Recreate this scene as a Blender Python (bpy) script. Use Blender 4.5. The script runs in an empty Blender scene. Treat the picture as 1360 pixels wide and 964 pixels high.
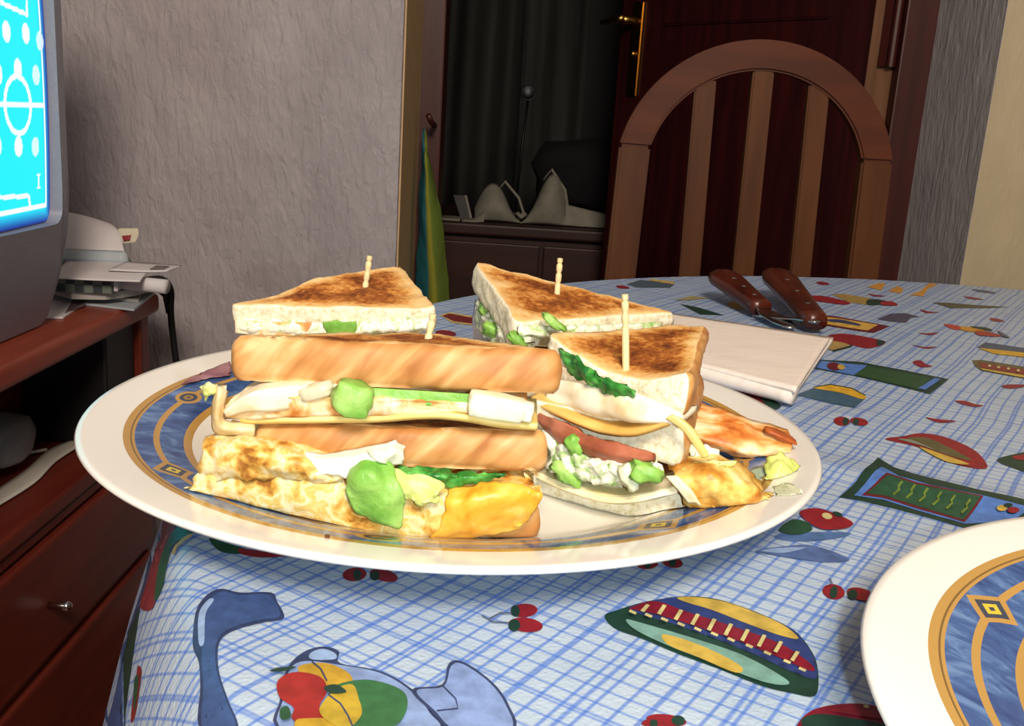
import bpy, bmesh, math, random
from mathutils import Vector, Matrix, noise

# ------------------------------------------------------------------ camera
scene = bpy.context.scene
COL = scene.collection
F, PITCH, ROLL = 1322.0, 0.24075, 0.0637            # focal length in pixels of the 1360 x 964 frame
CAM = Vector((0, 0, 0.899))
FW = Vector((0, math.cos(PITCH), -math.sin(PITCH)))
_U0 = Vector((0, math.sin(PITCH), math.cos(PITCH)))
_R0 = Vector((1, 0, 0))
RT = _R0 * math.cos(ROLL) + _U0 * math.sin(ROLL)
UP = _U0 * math.cos(ROLL) - _R0 * math.sin(ROLL)
cd = bpy.data.cameras.new('camera')
cd.sensor_width = 36
cd.lens = F / 1360 * 36
cd.clip_start = 0.01
cam = bpy.data.objects.new('camera', cd)
COL.objects.link(cam)
cam.matrix_world = Matrix(((RT.x, UP.x, -FW.x, CAM.x), (RT.y, UP.y, -FW.y, CAM.y), (RT.z, UP.z, -FW.z, CAM.z), (0, 0, 0, 1)))
scene.camera = cam

# ------------------------------------------------------------------ light
world = bpy.data.worlds.new('world')
scene.world = world
world.use_nodes = True
world.node_tree.nodes['Background'].inputs[0].default_value = (0.6, 0.65, 0.8, 1)
world.node_tree.nodes['Background'].inputs[1].default_value = 0.01


def area(name, loc, target, size, power, col):
    d = bpy.data.lights.new(name, 'AREA')
    d.shape = 'DISK'
    d.size = size
    d.energy = power
    d.color = col
    o = bpy.data.objects.new(name, d)
    COL.objects.link(o)
    o.location = loc
    o.rotation_euler = (Vector(target) - Vector(loc)).to_track_quat('-Z', 'Y').to_euler()
    return o


area('ceiling_lamp', (0.15, -1.05, 2.05), (0.2, 1.2, 0.8), 0.60, 50.0, (1.0, 0.84, 0.69))
fl = bpy.data.lights.new('phone_flash', 'SPOT')
fl.energy = 3.3
fl.color = (0.86, 0.98, 1.0)
fl.spot_size = math.radians(125)
fl.spot_blend = 0.35
fl.shadow_soft_size = 0.006
flo = bpy.data.objects.new('phone_flash', fl)
COL.objects.link(flo)
flo.location = CAM + RT * 0.035 - UP * 0.012 - FW * 0.01
flo.rotation_euler = (FW - UP * 0.12).to_track_quat('-Z', 'Y').to_euler()

vs = scene.view_settings
scene.display_settings.display_device = 'sRGB'
vs.view_transform = 'Standard'
vs.look = 'None'
vs.gamma = 1
vs.use_curve_mapping = False
vs.exposure = 0.0


# ------------------------------------------------------------------ helpers: positions read off the photograph
def ray(px, py):
    return FW + RT * ((px - 680) / F) - UP * ((py - 482) / F)


def PZ(px, py, z):
    d = ray(px, py)
    return CAM + d * ((z - CAM.z) / d.z)


def PY(px, py, y):
    d = ray(px, py)
    return CAM + d * (y / d.y)


def PX(px, py, x):
    d = ray(px, py)
    return CAM + d * (x / d.x)


def PA(t):
    return t if isinstance(t, Vector) else PY(*t)


def srgb(c):
    return tuple(((v / 255) / 12.92 if v / 255 <= .04045 else ((v / 255 + .055) / 1.055) ** 2.4) for v in c) + (1.0,)


# ------------------------------------------------------------------ helpers: materials
MATS = {}


def base_mat(name, rough=0.6, spec=0.4, **kw):
    m = bpy.data.materials.new(name)
    m.use_nodes = True
    nt = m.node_tree
    b = nt.nodes['Principled BSDF']
    b.inputs['Roughness'].default_value = rough
    b.inputs['Specular IOR Level'].default_value = spec
    if kw.get('metal'):
        b.inputs['Metallic'].default_value = 1
    if kw.get('sss'):
        b.inputs['Subsurface Weight'].default_value = kw['sss']
        b.inputs['Subsurface Radius'].default_value = (1, .7, .4)
        b.inputs['Subsurface Scale'].default_value = 0.003
    if kw.get('coat'):
        b.inputs['Coat Weight'].default_value = kw['coat']
        b.inputs['Coat Roughness'].default_value = 0.06
    MATS[name] = m
    return m, nt, b


def node(nt, kind, **inp):
    n = nt.nodes.new(kind)
    for k, v in inp.items():
        if k.startswith('_'):
            setattr(n, k[1:], v)
        else:
            n.inputs[k].default_value = v
    return n


def math_node(nt, op, a, b=None, c=None):
    n = nt.nodes.new('ShaderNodeMath')
    n.operation = op
    for i, v in enumerate((a, b, c)):
        if v is None:
            continue
        if isinstance(v, (int, float)):
            n.inputs[i].default_value = v
        else:
            nt.links.new(v, n.inputs[i])
    return n.outputs[0]


def mix_col(nt, fac, a, b):
    n = nt.nodes.new('ShaderNodeMix')
    n.data_type = 'RGBA'
    for sock, v in ((n.inputs[0], fac), (n.inputs[6], a), (n.inputs[7], b)):
        if isinstance(v, (int, float, tuple)):
            sock.default_value = v
        else:
            nt.links.new(v, sock)
    return n.outputs[2]


def ramp(nt, fac, stops):
    r = nt.nodes.new('ShaderNodeValToRGB')
    el = r.color_ramp.elements
    while len(el) < len(stops):
        el.new(0.5)
    for e, (p, c) in zip(el, stops):
        e.position = p
        e.color = srgb(c)
    nt.links.new(fac, r.inputs[0])
    return r.outputs[0]


def coords(nt, scale=(1, 1, 1), kind='Object', rot=(0, 0, 0)):
    t = nt.nodes.new('ShaderNodeTexCoord')
    mp = nt.nodes.new('ShaderNodeMapping')
    src = t.outputs[kind]
    if any(rot):
        m0 = nt.nodes.new('ShaderNodeMapping')
        m0.inputs['Rotation'].default_value = rot
        nt.links.new(src, m0.inputs[0])
        src = m0.outputs[0]
    mp.inputs['Scale'].default_value = scale
    nt.links.new(src, mp.inputs[0])
    return mp.outputs[0]


def noise_fac(nt, vec, scale, detail=3, rough=0.55, dist=0.0):
    n = node(nt, 'ShaderNodeTexNoise', Scale=scale, Detail=detail, Roughness=rough, Distortion=dist)
    nt.links.new(vec, n.inputs['Vector'])
    return n.outputs['Fac']


def bump(nt, b, fac, strength, dist):
    n = node(nt, 'ShaderNodeBump', Strength=strength, Distance=dist)
    nt.links.new(fac, n.inputs['Height'])
    nt.links.new(n.outputs[0], b.inputs['Normal'])


def mat(name, stops, scale=60, detail=3, stretch=(1, 1, 1), rough=0.6, spec=0.4, bmp=0.0, bdist=0.001, bscale=None, rot=(0, 0, 0), dist=0.0, **kw):
    """noise-driven colour ramp with optional relief"""
    if name in MATS:
        return MATS[name]
    m, nt, b = base_mat(name, rough, spec, **kw)
    vec = coords(nt, stretch, rot=rot)
    f = noise_fac(nt, vec, scale, detail, dist=dist)
    if len(stops) == 1:
        b.inputs['Base Color'].default_value = srgb(stops[0])
    else:
        n = len(stops)
        nt.links.new(ramp(nt, f, [(0.32 + 0.36 * i / (n - 1), c) for i, c in enumerate(stops)]), b.inputs['Base Color'])
    if bmp:
        f2 = noise_fac(nt, vec, bscale, detail) if bscale else f
        bump(nt, b, f2, bmp, bdist)
    return m


# ------------------------------------------------------------------ helpers: objects
def tag(o, label=None, cat=None, group=None, kind=None):
    if label:
        o['label'] = label
    if cat:
        o['category'] = cat
    if group:
        o['group'] = group
    if kind:
        o['kind'] = kind
    return o


def empty(name, loc, label, cat, group=None):
    o = bpy.data.objects.new(name, None)
    o.empty_display_size = 0.02
    COL.objects.link(o)
    o.location = loc
    o['org'] = tuple(loc)
    return tag(o, label, cat, group)


def obj(name, bm, mats, parent=None, smooth=True, label=None, at=None):
    """links a bmesh in world coordinates; its origin moves to the parent's origin, or to `at`"""
    me = bpy.data.meshes.new(name)
    bmesh.ops.recalc_face_normals(bm, faces=bm.faces[:])
    org = Vector(parent['org']) if parent is not None else (Vector(at) if at is not None else None)
    if org is None:
        xs = [v.co for v in bm.verts]
        org = Vector((sum(c.x for c in xs) / len(xs), sum(c.y for c in xs) / len(xs), min(c.z for c in xs)))
    bmesh.ops.translate(bm, verts=bm.verts[:], vec=-org)
    bm.to_mesh(me)
    bm.free()
    for m in (mats if isinstance(mats, (list, tuple)) else [mats]):
        me.materials.append(m)
    if smooth:
        me.polygons.foreach_set('use_smooth', [True] * len(me.polygons))
    o = bpy.data.objects.new(name, me)
    COL.objects.link(o)
    o['org'] = tuple(org)
    if parent is not None:
        o.parent = parent
    else:
        o.location = org
    if label:
        o['label'] = label
    return o


def sharp(o, deg=35):
    o.data.set_sharp_from_angle(angle=math.radians(deg))
    return o


def hexa(bm, p, mi=0):
    """eight corner points: bottom loop then top loop"""
    v = [bm.verts.new(q) for q in p]
    fs = [(3, 2, 1, 0), (4, 5, 6, 7), (0, 1, 5, 4), (1, 2, 6, 5), (2, 3, 7, 6), (3, 0, 4, 7)]
    for f in fs:
        bm.faces.new([v[i] for i in f]).material_index = mi
    return v


def box(bm, a, b, bev=0.0, mi=0, seg=2):
    x0, y0, z0 = a
    x1, y1, z1 = b
    t = bmesh.new()
    hexa(t, [(x0, y0, z0), (x1, y0, z0), (x1, y1, z0), (x0, y1, z0), (x0, y0, z1), (x1, y0, z1), (x1, y1, z1), (x0, y1, z1)], mi)
    bmesh.ops.recalc_face_normals(t, faces=t.faces[:])
    if bev:
        bmesh.ops.bevel(t, geom=t.edges[:], offset=bev, segments=seg, affect='EDGES', profile=0.6)
    for f in t.faces:
        f.material_index = mi
    merge(bm, t)
    return bm


def merge(bm, t):
    mp = {v: bm.verts.new(v.co) for v in t.verts}
    for f in t.faces:
        nf = bm.faces.new([mp[v] for v in f.verts])
        nf.material_index = f.material_index
    t.free()


def tube(bm, pts, rad, n=10, mi=0, cap=True):
    pts = [Vector(p) for p in pts]
    rads = rad if isinstance(rad, (list, tuple)) else [rad] * len(pts)
    rings = []
    prev = None
    for i, p in enumerate(pts):
        t = (pts[min(i + 1, len(pts) - 1)] - pts[max(i - 1, 0)]).normalized()
        if prev is None:
            a = Vector((0, 0, 1)) if abs(t.z) < .9 else Vector((1, 0, 0))
            u = t.cross(a).normalized()
        else:
            u = (prev - t * prev.dot(t)).normalized()
        prev = u
        w = t.cross(u)
        rings.append([bm.verts.new(p + (u * math.cos(k * math.tau / n) + w * math.sin(k * math.tau / n)) * rads[i]) for k in range(n)])
    for a, b in zip(rings, rings[1:]):
        for k in range(n):
            bm.faces.new((a[k], a[(k + 1) % n], b[(k + 1) % n], b[k])).material_index = mi
    if cap:
        bm.faces.new(rings[0][::-1]).material_index = mi
        bm.faces.new(rings[-1]).material_index = mi
    return bm


def crom(p, t):
    """Catmull-Rom through the list p at parameter t in 0..1"""
    n = len(p) - 1
    if n == 0:
        return p[0]
    s = min(max(t, 0), 1) * n
    i = min(int(s), n - 1)
    u = s - i
    p1, p2 = p[i], p[i + 1]
    p0 = p[i - 1] if i else p1 * 2 - p2
    p3 = p[i + 2] if i + 2 <= n else p2 * 2 - p1
    return 0.5 * ((2 * p1) + (p2 - p0) * u + (2 * p0 - 5 * p1 + 4 * p2 - p3) * u * u + (3 * p1 - p0 - 3 * p2 + p3) * u ** 3)


def N3(p, s, seed=0):
    return noise.noise(Vector((p.x * s + seed * 7.3, p.y * s - seed * 3.1, p.z * s + seed * 1.7)))


def patch(rows, nu=40, nv=16, th=0.002, amp=0.0, sc=120, seed=0, edge=0.0, taper=False, mi=0, bm=None):
    """solid sheet lofted through rows of points; amp = bumps, edge = ragged rim"""
    rows = [[PA(q) for q in r] for r in rows]
    g = []
    for j in range(nv + 1):
        v = j / nv
        g.append([])
        for i in range(nu + 1):
            u = i / nu
            col = [crom(r, u) for r in rows]
            g[-1].append(crom(col, v))
    if edge:
        cen = sum((q for r in g for q in r), Vector()) / ((nu + 1) * (nv + 1))
        for j in range(nv + 1):
            for i in range(nu + 1):
                if i in (0, nu) or j in (0, nv):
                    q = g[j][i]
                    g[j][i] = q + (q - cen).normalized() * edge * .004 * N3(q, 260, seed + 5)
    nrm = []
    for j in range(nv + 1):
        nrm.append([])
        for i in range(nu + 1):
            du = g[j][min(i + 1, nu)] - g[j][max(i - 1, 0)]
            dv = g[min(j + 1, nv)][i] - g[max(j - 1, 0)][i]
            n = du.cross(dv)
            n = n.normalized() if n.length > 1e-12 else Vector((0, 0, 1))
            nrm[-1].append(n)
    flip = 1 if sum(nrm[j][i].dot(CAM - g[j][i]) for j in range(nv + 1) for i in range(nu + 1)) > 0 else -1
    bm = bm or bmesh.new()
    top, bot = [], []
    for j in range(nv + 1):
        top.append([])
        bot.append([])
        for i in range(nu + 1):
            n = nrm[j][i] * flip
            p = g[j][i]
            d = amp * (N3(p, sc, seed) + 0.5 * N3(p, sc * 2.3, seed + 1)) if amp else 0
            k = 1.0
            if taper:
                e = min(i, nu - i) / nu, min(j, nv - j) / nv
                k = 0.25 + 0.75 * min(1, 4 * min(e)) ** .5
            top[-1].append(bm.verts.new(p + n * d))
            bot[-1].append(bm.verts.new(p + n * (d * .5 - th * k)))
    for j in range(nv):
        for i in range(nu):
            bm.faces.new((top[j][i], top[j][i + 1], top[j + 1][i + 1], top[j + 1][i])).material_index = mi
            bm.faces.new((bot[j][i], bot[j + 1][i], bot[j + 1][i + 1], bot[j][i + 1])).material_index = mi
    ring = [(0, i) for i in range(nu)] + [(j, nu) for j in range(nv)] + [(nv, i) for i in range(nu, 0, -1)] + [(j, 0) for j in range(nv, 0, -1)]
    for (a, b), (c, d) in zip(ring, ring[1:] + ring[:1]):
        bm.faces.new((top[a][b], bot[a][b], bot[c][d], top[c][d])).material_index = mi
    return bm


def chunk(c, size, rot=(0, 0, 0), amp=0.12, seed=0, sub=4, square=0.3, bm=None, mi=0):
    """lumpy rounded block"""
    t = bmesh.new()
    bmesh.ops.create_cube(t, size=2)
    bmesh.ops.subdivide_edges(t, edges=t.edges[:], cuts=sub, use_grid_fill=True)
    from mathutils import Euler
    R = Euler([math.radians(a) for a in rot]).to_matrix()
    c = PA(c)
    for v in t.verts:
        s = v.co.normalized()
        p = v.co * square + s * (1 - square) * 1.15
        p = p * (1 + amp * noise.noise(p * 1.7 + Vector((seed * 3.7, seed, 1))))
        v.co = c + R @ Vector((p.x * size[0] / 2, p.y * size[1] / 2, p.z * size[2] / 2))
    for f in t.faces:
        f.material_index = mi
    if bm is None:
        return t
    merge(bm, t)
    return bm


def lathe(bm, prof, c, n=64, mi=None):
    """profile of (radius, z) turned about the vertical through c; mi(i) picks a slot per band"""
    c = Vector(c)
    rings = []
    for r, z in prof:
        if r < 1e-6:
            rings.append([bm.verts.new(c + Vector((0, 0, z)))])
        else:
            rings.append([bm.verts.new(c + Vector((r * math.cos(k * math.tau / n), r * math.sin(k * math.tau / n), z))) for k in range(n)])
    for i, (a, b) in enumerate(zip(rings, rings[1:])):
        for k in range(n):
            k2 = (k + 1) % n
            if len(a) == 1 and len(b) == 1:
                continue
            if len(a) == 1:
                f = bm.faces.new((a[0], b[k], b[k2]))
            elif len(b) == 1:
                f = bm.faces.new((a[k], b[0], a[k2]))
            else:
                f = bm.faces.new((a[k], b[k], b[k2], a[k2]))
            if mi:
                f.material_index = mi(i)
    return bm

# ------------------------------------------------------------------ materials of the setting
WALLC = [(158, 151, 156), (167, 161, 166), (174, 169, 174)]


def plaster(name, stops, strong=0.7):
    m, nt, b = base_mat(name, 0.62, 0.35)
    f = noise_fac(nt, coords(nt, (1, 1, 0.36)), 80, 3, 0.55, 0.6)
    f2 = noise_fac(nt, coords(nt, (1, 1, .7)), 9, 2)
    f3 = noise_fac(nt, coords(nt, (1, 1, .4)), 38, 2)
    nt.links.new(ramp(nt, f2, [(.3, stops[0]), (.5, stops[1]), (.7, stops[2])]), b.inputs['Base Color'])
    h = math_node(nt, 'MULTIPLY_ADD', f3, 0.9, f)
    bump(nt, b, h, strong, 0.008)
    return m


M_wall = plaster('combed_plaster', WALLC)
M_reveal = plaster('combed_plaster_lightened', [(176, 172, 174), (186, 182, 183), (194, 190, 191)], 0.3)  # wall plaster again, lightened in colour to make up for weak light
M_beige = plaster('beige_plaster', [(178, 167, 140), (186, 175, 147), (192, 182, 154)], 0.22)
M_dim = mat('dim_plaster', [(26, 27, 36), (32, 33, 42)], 12)  # bedroom walls; the room's dimness is painted into this colour
M_ceil = mat('ceiling_white', [(205, 203, 198)], rough=.9)
M_floor = mat('floor_tile', [(92, 50, 38), (112, 66, 50)], 9, rough=.35)
M_mahog = mat('mahogany', [(38, 8, 11), (50, 12, 14), (60, 17, 16)], 55, 4, (1, 1, .06), rough=.42, spec=.4, bmp=.15, bdist=.001)
M_frame = mat('door_frame_wood', [(54, 16, 14), (68, 22, 18)], 60, 3, (1, 1, .05), rough=.45)
M_paleedge = mat('pale_door_edge', [(120, 84, 62), (140, 100, 76)], 60, 3, (1, 1, .06), rough=.6)
M_chair = mat('chair_wood', [(72, 39, 18), (82, 46, 21), (90, 52, 25)], 40, 4, (1, 1, .1), rough=.5, spec=.25)
M_charch = mat('chair_arch_wood', [(70, 31, 13), (80, 37, 16), (88, 43, 19)], 30, 3, (.2, 1, 1), rough=.5, spec=.25)
M_cab = mat('cabinet_cherry_wood', [(84, 29, 20), (96, 35, 24), (106, 42, 28)], 40, 4, (1, .08, 1), rough=.4, spec=.4)
M_cablit = mat('cabinet_wood_lit', [(124, 52, 36), (138, 60, 42), (150, 70, 50)], 40, 4, (1, .08, 1), rough=.38, spec=.4)  # lighter copy of the cabinet wood; the light is put into its colour
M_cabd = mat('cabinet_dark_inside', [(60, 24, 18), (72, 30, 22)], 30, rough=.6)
M_brass = mat('brass', [(190, 150, 80)], rough=.28, metal=True)
M_chrome = mat('chrome', [(200, 200, 205)], rough=.15, metal=True)
M_black = mat('black_plastic', [(18, 18, 22)], rough=.5)
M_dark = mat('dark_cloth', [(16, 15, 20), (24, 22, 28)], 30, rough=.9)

# ------------------------------------------------------------------ setting
YB, YF = 1.60, 1.86            # front face of the back wall, plane of the door frame
OL, OR = -0.198, 0.712         # edges of the opening
XL, XR, Y0, HC = -1.02, 2.3, -1.6, 2.5


def struct(name, bm, m, smooth=False):
    o = obj(name, bm, m, smooth=smooth)
    o['kind'] = 'structure'
    return o


def wall_quad(nx, p00, p10, p11, p01, th, nrm):
    bm = bmesh.new()
    n = Vector(nrm) * -th
    a = [Vector(q) for q in (p00, p10, p11, p01)]
    hexa(bm, [a[0], a[1], a[2], a[3], a[0] + n, a[1] + n, a[2] + n, a[3] + n])
    return bm


bm = bmesh.new(); box(bm, (XL - .3, Y0 - .1, -.1), (XR + .1, 4.1, 0)); struct('floor', bm, M_floor)
bm = bmesh.new(); box(bm, (XL - .3, Y0 - .1, HC), (XR + .1, 4.1, HC + .1)); struct('ceiling', bm, M_ceil)
bm = bmesh.new(); box(bm, (XL - .1, Y0, 0), (XL, YB, HC)); struct('wall_left', bm, M_wall)
bm = bmesh.new(); box(bm, (XR, Y0, 0), (XR + .1, YB, HC)); struct('wall_right', bm, M_beige)
bm = bmesh.new(); box(bm, (XL - .1, Y0 - .1, 0), (XR + .1, Y0, HC)); struct('wall_front', bm, M_wall)
# back wall: left of the doorway, right of it, and above it; the reveal on the right is a slab of its own
bm = bmesh.new(); box(bm, (XL, YB, 0), (OL, YF + .03, HC), .004); o = struct('wall_back', bm, M_wall)
bm = bmesh.new(); box(bm, (OR + .0006, YB, 0), (XR, YF + .03, HC)); o = struct('wall_back_right', bm, M_beige)
bm = bmesh.new(); box(bm, (OL, YB, 2.12), (OR + .0006, YF + .03, HC)); o = struct('wall_back_lintel', bm, M_wall)
# right reveal with an uneven inner edge where the plaster laps over the frame
bm = bmesh.new()
random.seed(4)
zs = [i * .035 for i in range(61)]
front, back = [], []
for z in zs:
    j = .006 * noise.noise(Vector((z * 9, 1, 2))) + .004 * noise.noise(Vector((z * 37, 4, 2)))
    front.append([bm.verts.new((OR, YB - .001, z)), bm.verts.new((OR + .0006, YB - .001, z))])
    back.append([bm.verts.new((OR - .003, YF + j, z)), bm.verts.new((OR + .0006, YF + j, z))])
for i in range(60):
    bm.faces.new((front[i][0], front[i + 1][0], back[i + 1][0], back[i][0]))
    bm.faces.new((front[i][1], back[i][1], back[i + 1][1], front[i + 1][1]))
    bm.faces.new((front[i][0], front[i][1], front[i + 1][1], front[i + 1][0]))
    bm.faces.new((back[i][0], back[i + 1][0], back[i + 1][1], back[i][1]))
bm.faces.new((front[0][0], back[0][0], back[0][1], front[0][1]))
bm.faces.new((front[-1][0], front[-1][1], back[-1][1], back[-1][0]))
struct('trim_1', bm, M_reveal)
# door frame
bm = bmesh.new(); box(bm, (OL - .03, YF, 0), (OL + .042, YF + .09, 2.12), .003); struct('trim_2', bm, M_frame)
bm = bmesh.new(); box(bm, (OR - .058, YF - .004, 0), (OR + .02, YF + .09, 2.12), .003); struct('trim_3', bm, M_frame)
bm = bmesh.new(); box(bm, (OL, YF, 2.06), (OR, YF + .09, 2.13), .003); struct('trim_4', bm, M_frame)
bm = bmesh.new(); box(bm, (OL - .001, YB + .010, 0), (OL + .0025, YF + .002, 2.12)); struct('trim_5', bm, mat('tan_reveal_paint', [(196, 168, 126), (208, 180, 138)], 30, rough=.6))
# bedroom shell
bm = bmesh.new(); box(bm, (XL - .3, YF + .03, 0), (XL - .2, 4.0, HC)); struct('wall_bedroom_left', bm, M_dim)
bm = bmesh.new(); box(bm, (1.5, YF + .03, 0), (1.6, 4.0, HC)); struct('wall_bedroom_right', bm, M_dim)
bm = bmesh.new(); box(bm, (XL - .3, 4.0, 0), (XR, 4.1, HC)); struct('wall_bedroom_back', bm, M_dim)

# open door leaf, hinged on the right and swung into the bedroom
HINGE = Vector((OR - .062, YF + .03, 0))
FREE = Vector((0.205, 2.46, 0))
du = (FREE - HINGE).normalized()
dn = Vector((-du.y, du.x, 0))
if dn.y > 0:
    dn = -dn
LW = (FREE - HINGE).length


def dpt(u, n, z):
    return HINGE + du * u + dn * n + Vector((0, 0, z))


def dbox(bm, u0, u1, n0, n1, z0, z1, bev=0, mi=0):
    t = bmesh.new()
    hexa(t, [dpt(u0, n0, z0), dpt(u1, n0, z0), dpt(u1, n1, z0), dpt(u0, n1, z0), dpt(u0, n0, z1), dpt(u1, n0, z1), dpt(u1, n1, z1), dpt(u0, n1, z1)], mi)
    bmesh.ops.recalc_face_normals(t, faces=t.faces[:])
    if bev:
        bmesh.ops.bevel(t, geom=t.edges[:], offset=bev, segments=2, affect='EDGES')
        for f in t.faces:
            f.material_index = mi
    merge(bm, t)


bm = bmesh.new(); dbox(bm, 0, LW, -.04, 0, .01, 2.04, .002)
door = struct('door_1', bm, M_mahog)
for z0, z1 in ((.25, .95), (1.12, 1.9)):
    bm = bmesh.new(); dbox(bm, .14, LW - .14, 0, .006, z0, z1, .004)
    obj('door_panel', bm, M_mahog, door, smooth=False)
bm = bmesh.new(); dbox(bm, LW - .075, LW - .04, 0, .006, .965, 1.175, .002)
hp = obj('handle_plate', bm, M_brass, door, smooth=False)
bm = bmesh.new()
tube(bm, [dpt(LW - .057, .006, 1.132), dpt(LW - .057, .05, 1.132)], .009, 12)
tube(bm, [dpt(LW - .062, .05, 1.136), dpt(LW - .05, .054, 1.132), dpt(LW - .025, .054, 1.130), dpt(LW + .012, .048, 1.128)], [.008, .009, .008, .007], 12)
obj('door_handle', bm, M_brass, door)
bm = bmesh.new(); tube(bm, [dpt(LW - .057, .004, 1.06), dpt(LW - .057, .014, 1.06)], .007, 12)
obj('lock_cylinder', bm, M_brass, door)
bm = bmesh.new(); dbox(bm, -.004, .045, -.02, .004, .93, 2.04)  # paler strip along the upper hinge side
obj('door_edge', bm, M_paleedge, door, smooth=False, label='pale hinge edge')
bm = bmesh.new(); dbox(bm, -.006, .02, .002, .012, 1.03, 1.16, .002)
tube(bm, [dpt(-.008, .012, 1.03), dpt(-.008, .012, 1.16)], .008, 10)
obj('hinge', bm, M_frame, door, smooth=False)

# ------------------------------------------------------------------ dark bedroom; part of its darkness is put into the colours
bm = bmesh.new()
nx = 120
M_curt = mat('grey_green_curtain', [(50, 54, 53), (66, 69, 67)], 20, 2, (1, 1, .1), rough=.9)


def curtain(x0, x1, y, z0, z1, folds, label, depth=.05, seed=0):
    bm = bmesh.new()
    n = 90
    fr, bk = [], []
    for j, z in enumerate([z0 + (z1 - z0) * k / 6 for k in range(7)]):
        a, b = [], []
        for i in range(n + 1):
            u = i / n
            yy = y + depth * math.sin(u * folds * math.tau + .5 * math.sin(z * 2 + seed)) + .03 * noise.noise(Vector((u * 6, z * .4, seed)))
            a.append(bm.verts.new((x0 + (x1 - x0) * u, yy, z)))
            b.append(bm.verts.new((x0 + (x1 - x0) * u, yy + .004, z)))
        fr.append(a); bk.append(b)
    for j in range(6):
        for i in range(n):
            bm.faces.new((fr[j][i], fr[j][i + 1], fr[j + 1][i + 1], fr[j + 1][i]))
            bm.faces.new((bk[j][i], bk[j + 1][i], bk[j + 1][i + 1], bk[j][i + 1]))
    for j in range(6):
        for i in (0, n):
            bm.faces.new((fr[j][i], fr[j + 1][i], bk[j + 1][i], bk[j][i]))
    for j in (0, 6):
        for i in range(n):
            bm.faces.new((fr[j][i], bk[j][i], bk[j][i + 1], fr[j][i + 1]))
    o = obj('curtain', bm, M_curt)
    return tag(o, label, 'curtain')


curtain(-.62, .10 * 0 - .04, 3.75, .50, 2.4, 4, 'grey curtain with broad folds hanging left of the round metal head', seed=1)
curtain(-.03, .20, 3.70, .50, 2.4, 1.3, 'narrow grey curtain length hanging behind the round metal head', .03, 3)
DT = 0.62     # top of the chest of drawers
ches = empty('chest_of_drawers', (0.0, 2.75, 0), 'dark wooden chest of drawers in the unlit room behind the doorway', 'chest of drawers')
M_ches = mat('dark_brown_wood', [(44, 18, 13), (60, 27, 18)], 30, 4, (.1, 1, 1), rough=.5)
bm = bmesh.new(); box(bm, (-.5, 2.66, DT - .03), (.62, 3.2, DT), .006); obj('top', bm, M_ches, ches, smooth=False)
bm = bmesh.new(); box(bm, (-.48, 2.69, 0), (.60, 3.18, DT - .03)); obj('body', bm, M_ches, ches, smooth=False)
for k in range(3):
    for s in (0, 1):
        x0 = -.47 + s * .535
        bm = bmesh.new(); box(bm, (x0, 2.672, .045 + k * .18), (x0 + .525, 2.69, .21 + k * .18), .004)
        d = obj('drawer', bm, M_ches, ches, smooth=False)
        bm = bmesh.new(); tube(bm, [(x0 + .26, 2.672, .13 + k * .18), (x0 + .26, 2.65, .13 + k * .18)], [.006, .013], 12)
        obj('knob', bm, M_frame, d)

# white bra on the chest, its white dimmed to grey for the dark room
M_bra = mat('dimmed_white_fabric', [(132, 130, 118), (148, 146, 134)], 40, rough=.85)
bra = empty('bra', (0.06, 2.78, DT), 'pale bra with two moulded cups lying on the dark chest', 'bra')
for cx, w, h in ((-.062, .066, .10), (.062, .064, .135)):
    bm = bmesh.new()
    rows = []
    for j in range(9):
        v = j / 8
        r = []
        for i in range(15):
            u = i / 14 * 2 - 1
            hh = h * (1 - abs(u) ** 2.2 * .8)
            p = Vector((cx + u * w * (1 - .22 * v) + .02 * v * (1 if cx > 0 else -1), 2.74 - .045 * math.sin(v * math.pi * .85 + .25) * (1 - u * u) + .03 * v, DT + .003 + hh * v))
            r.append(p)
        rows.append(r)
    patch(rows, 28, 14, .004, bm=bm)
    obj('cup', bm, M_bra, bra)
bm = patch([[Vector((.115, 2.75, DT + .06)), Vector((.20, 2.76, DT + .045)), Vector((.29, 2.78, DT + .03))], [Vector((.11, 2.735, DT + .004)), Vector((.20, 2.74, DT + .003)), Vector((.29, 2.76, DT + .003))]], 16, 6, .003, .003, 40)
obj('band', bm, M_bra, bra)
bm = patch([[Vector((-.10, 2.72, DT + .03)), Vector((-.125, 2.715, DT + .012)), Vector((-.155, 2.712, DT + .008))], [Vector((-.10, 2.70, DT + .003)), Vector((-.125, 2.69, DT + .003)), Vector((-.16, 2.69, DT + .003))]], 14, 5, .003, .002, 40)
obj('band', bm, M_bra, bra)
bm = bmesh.new(); tube(bm, [(-.012, 2.72, DT + .03), (.0, 2.715, DT + .02), (.012, 2.72, DT + .03)], .006, 8)
obj('centre_bow', bm, M_bra, bra)
for x, h in ((.055, .13), (-.07, .09)):
    bm = bmesh.new(); tube(bm, [(x, 2.77, DT + h - .01), (x + .02, 2.76, DT + h + .02), (x + .06, 2.76, DT + h * .75), (x + .075, 2.75, DT + .03), (x + .06, 2.74, DT + .006)], .004, 8)
    obj('strap', bm, M_bra, bra)

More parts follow.
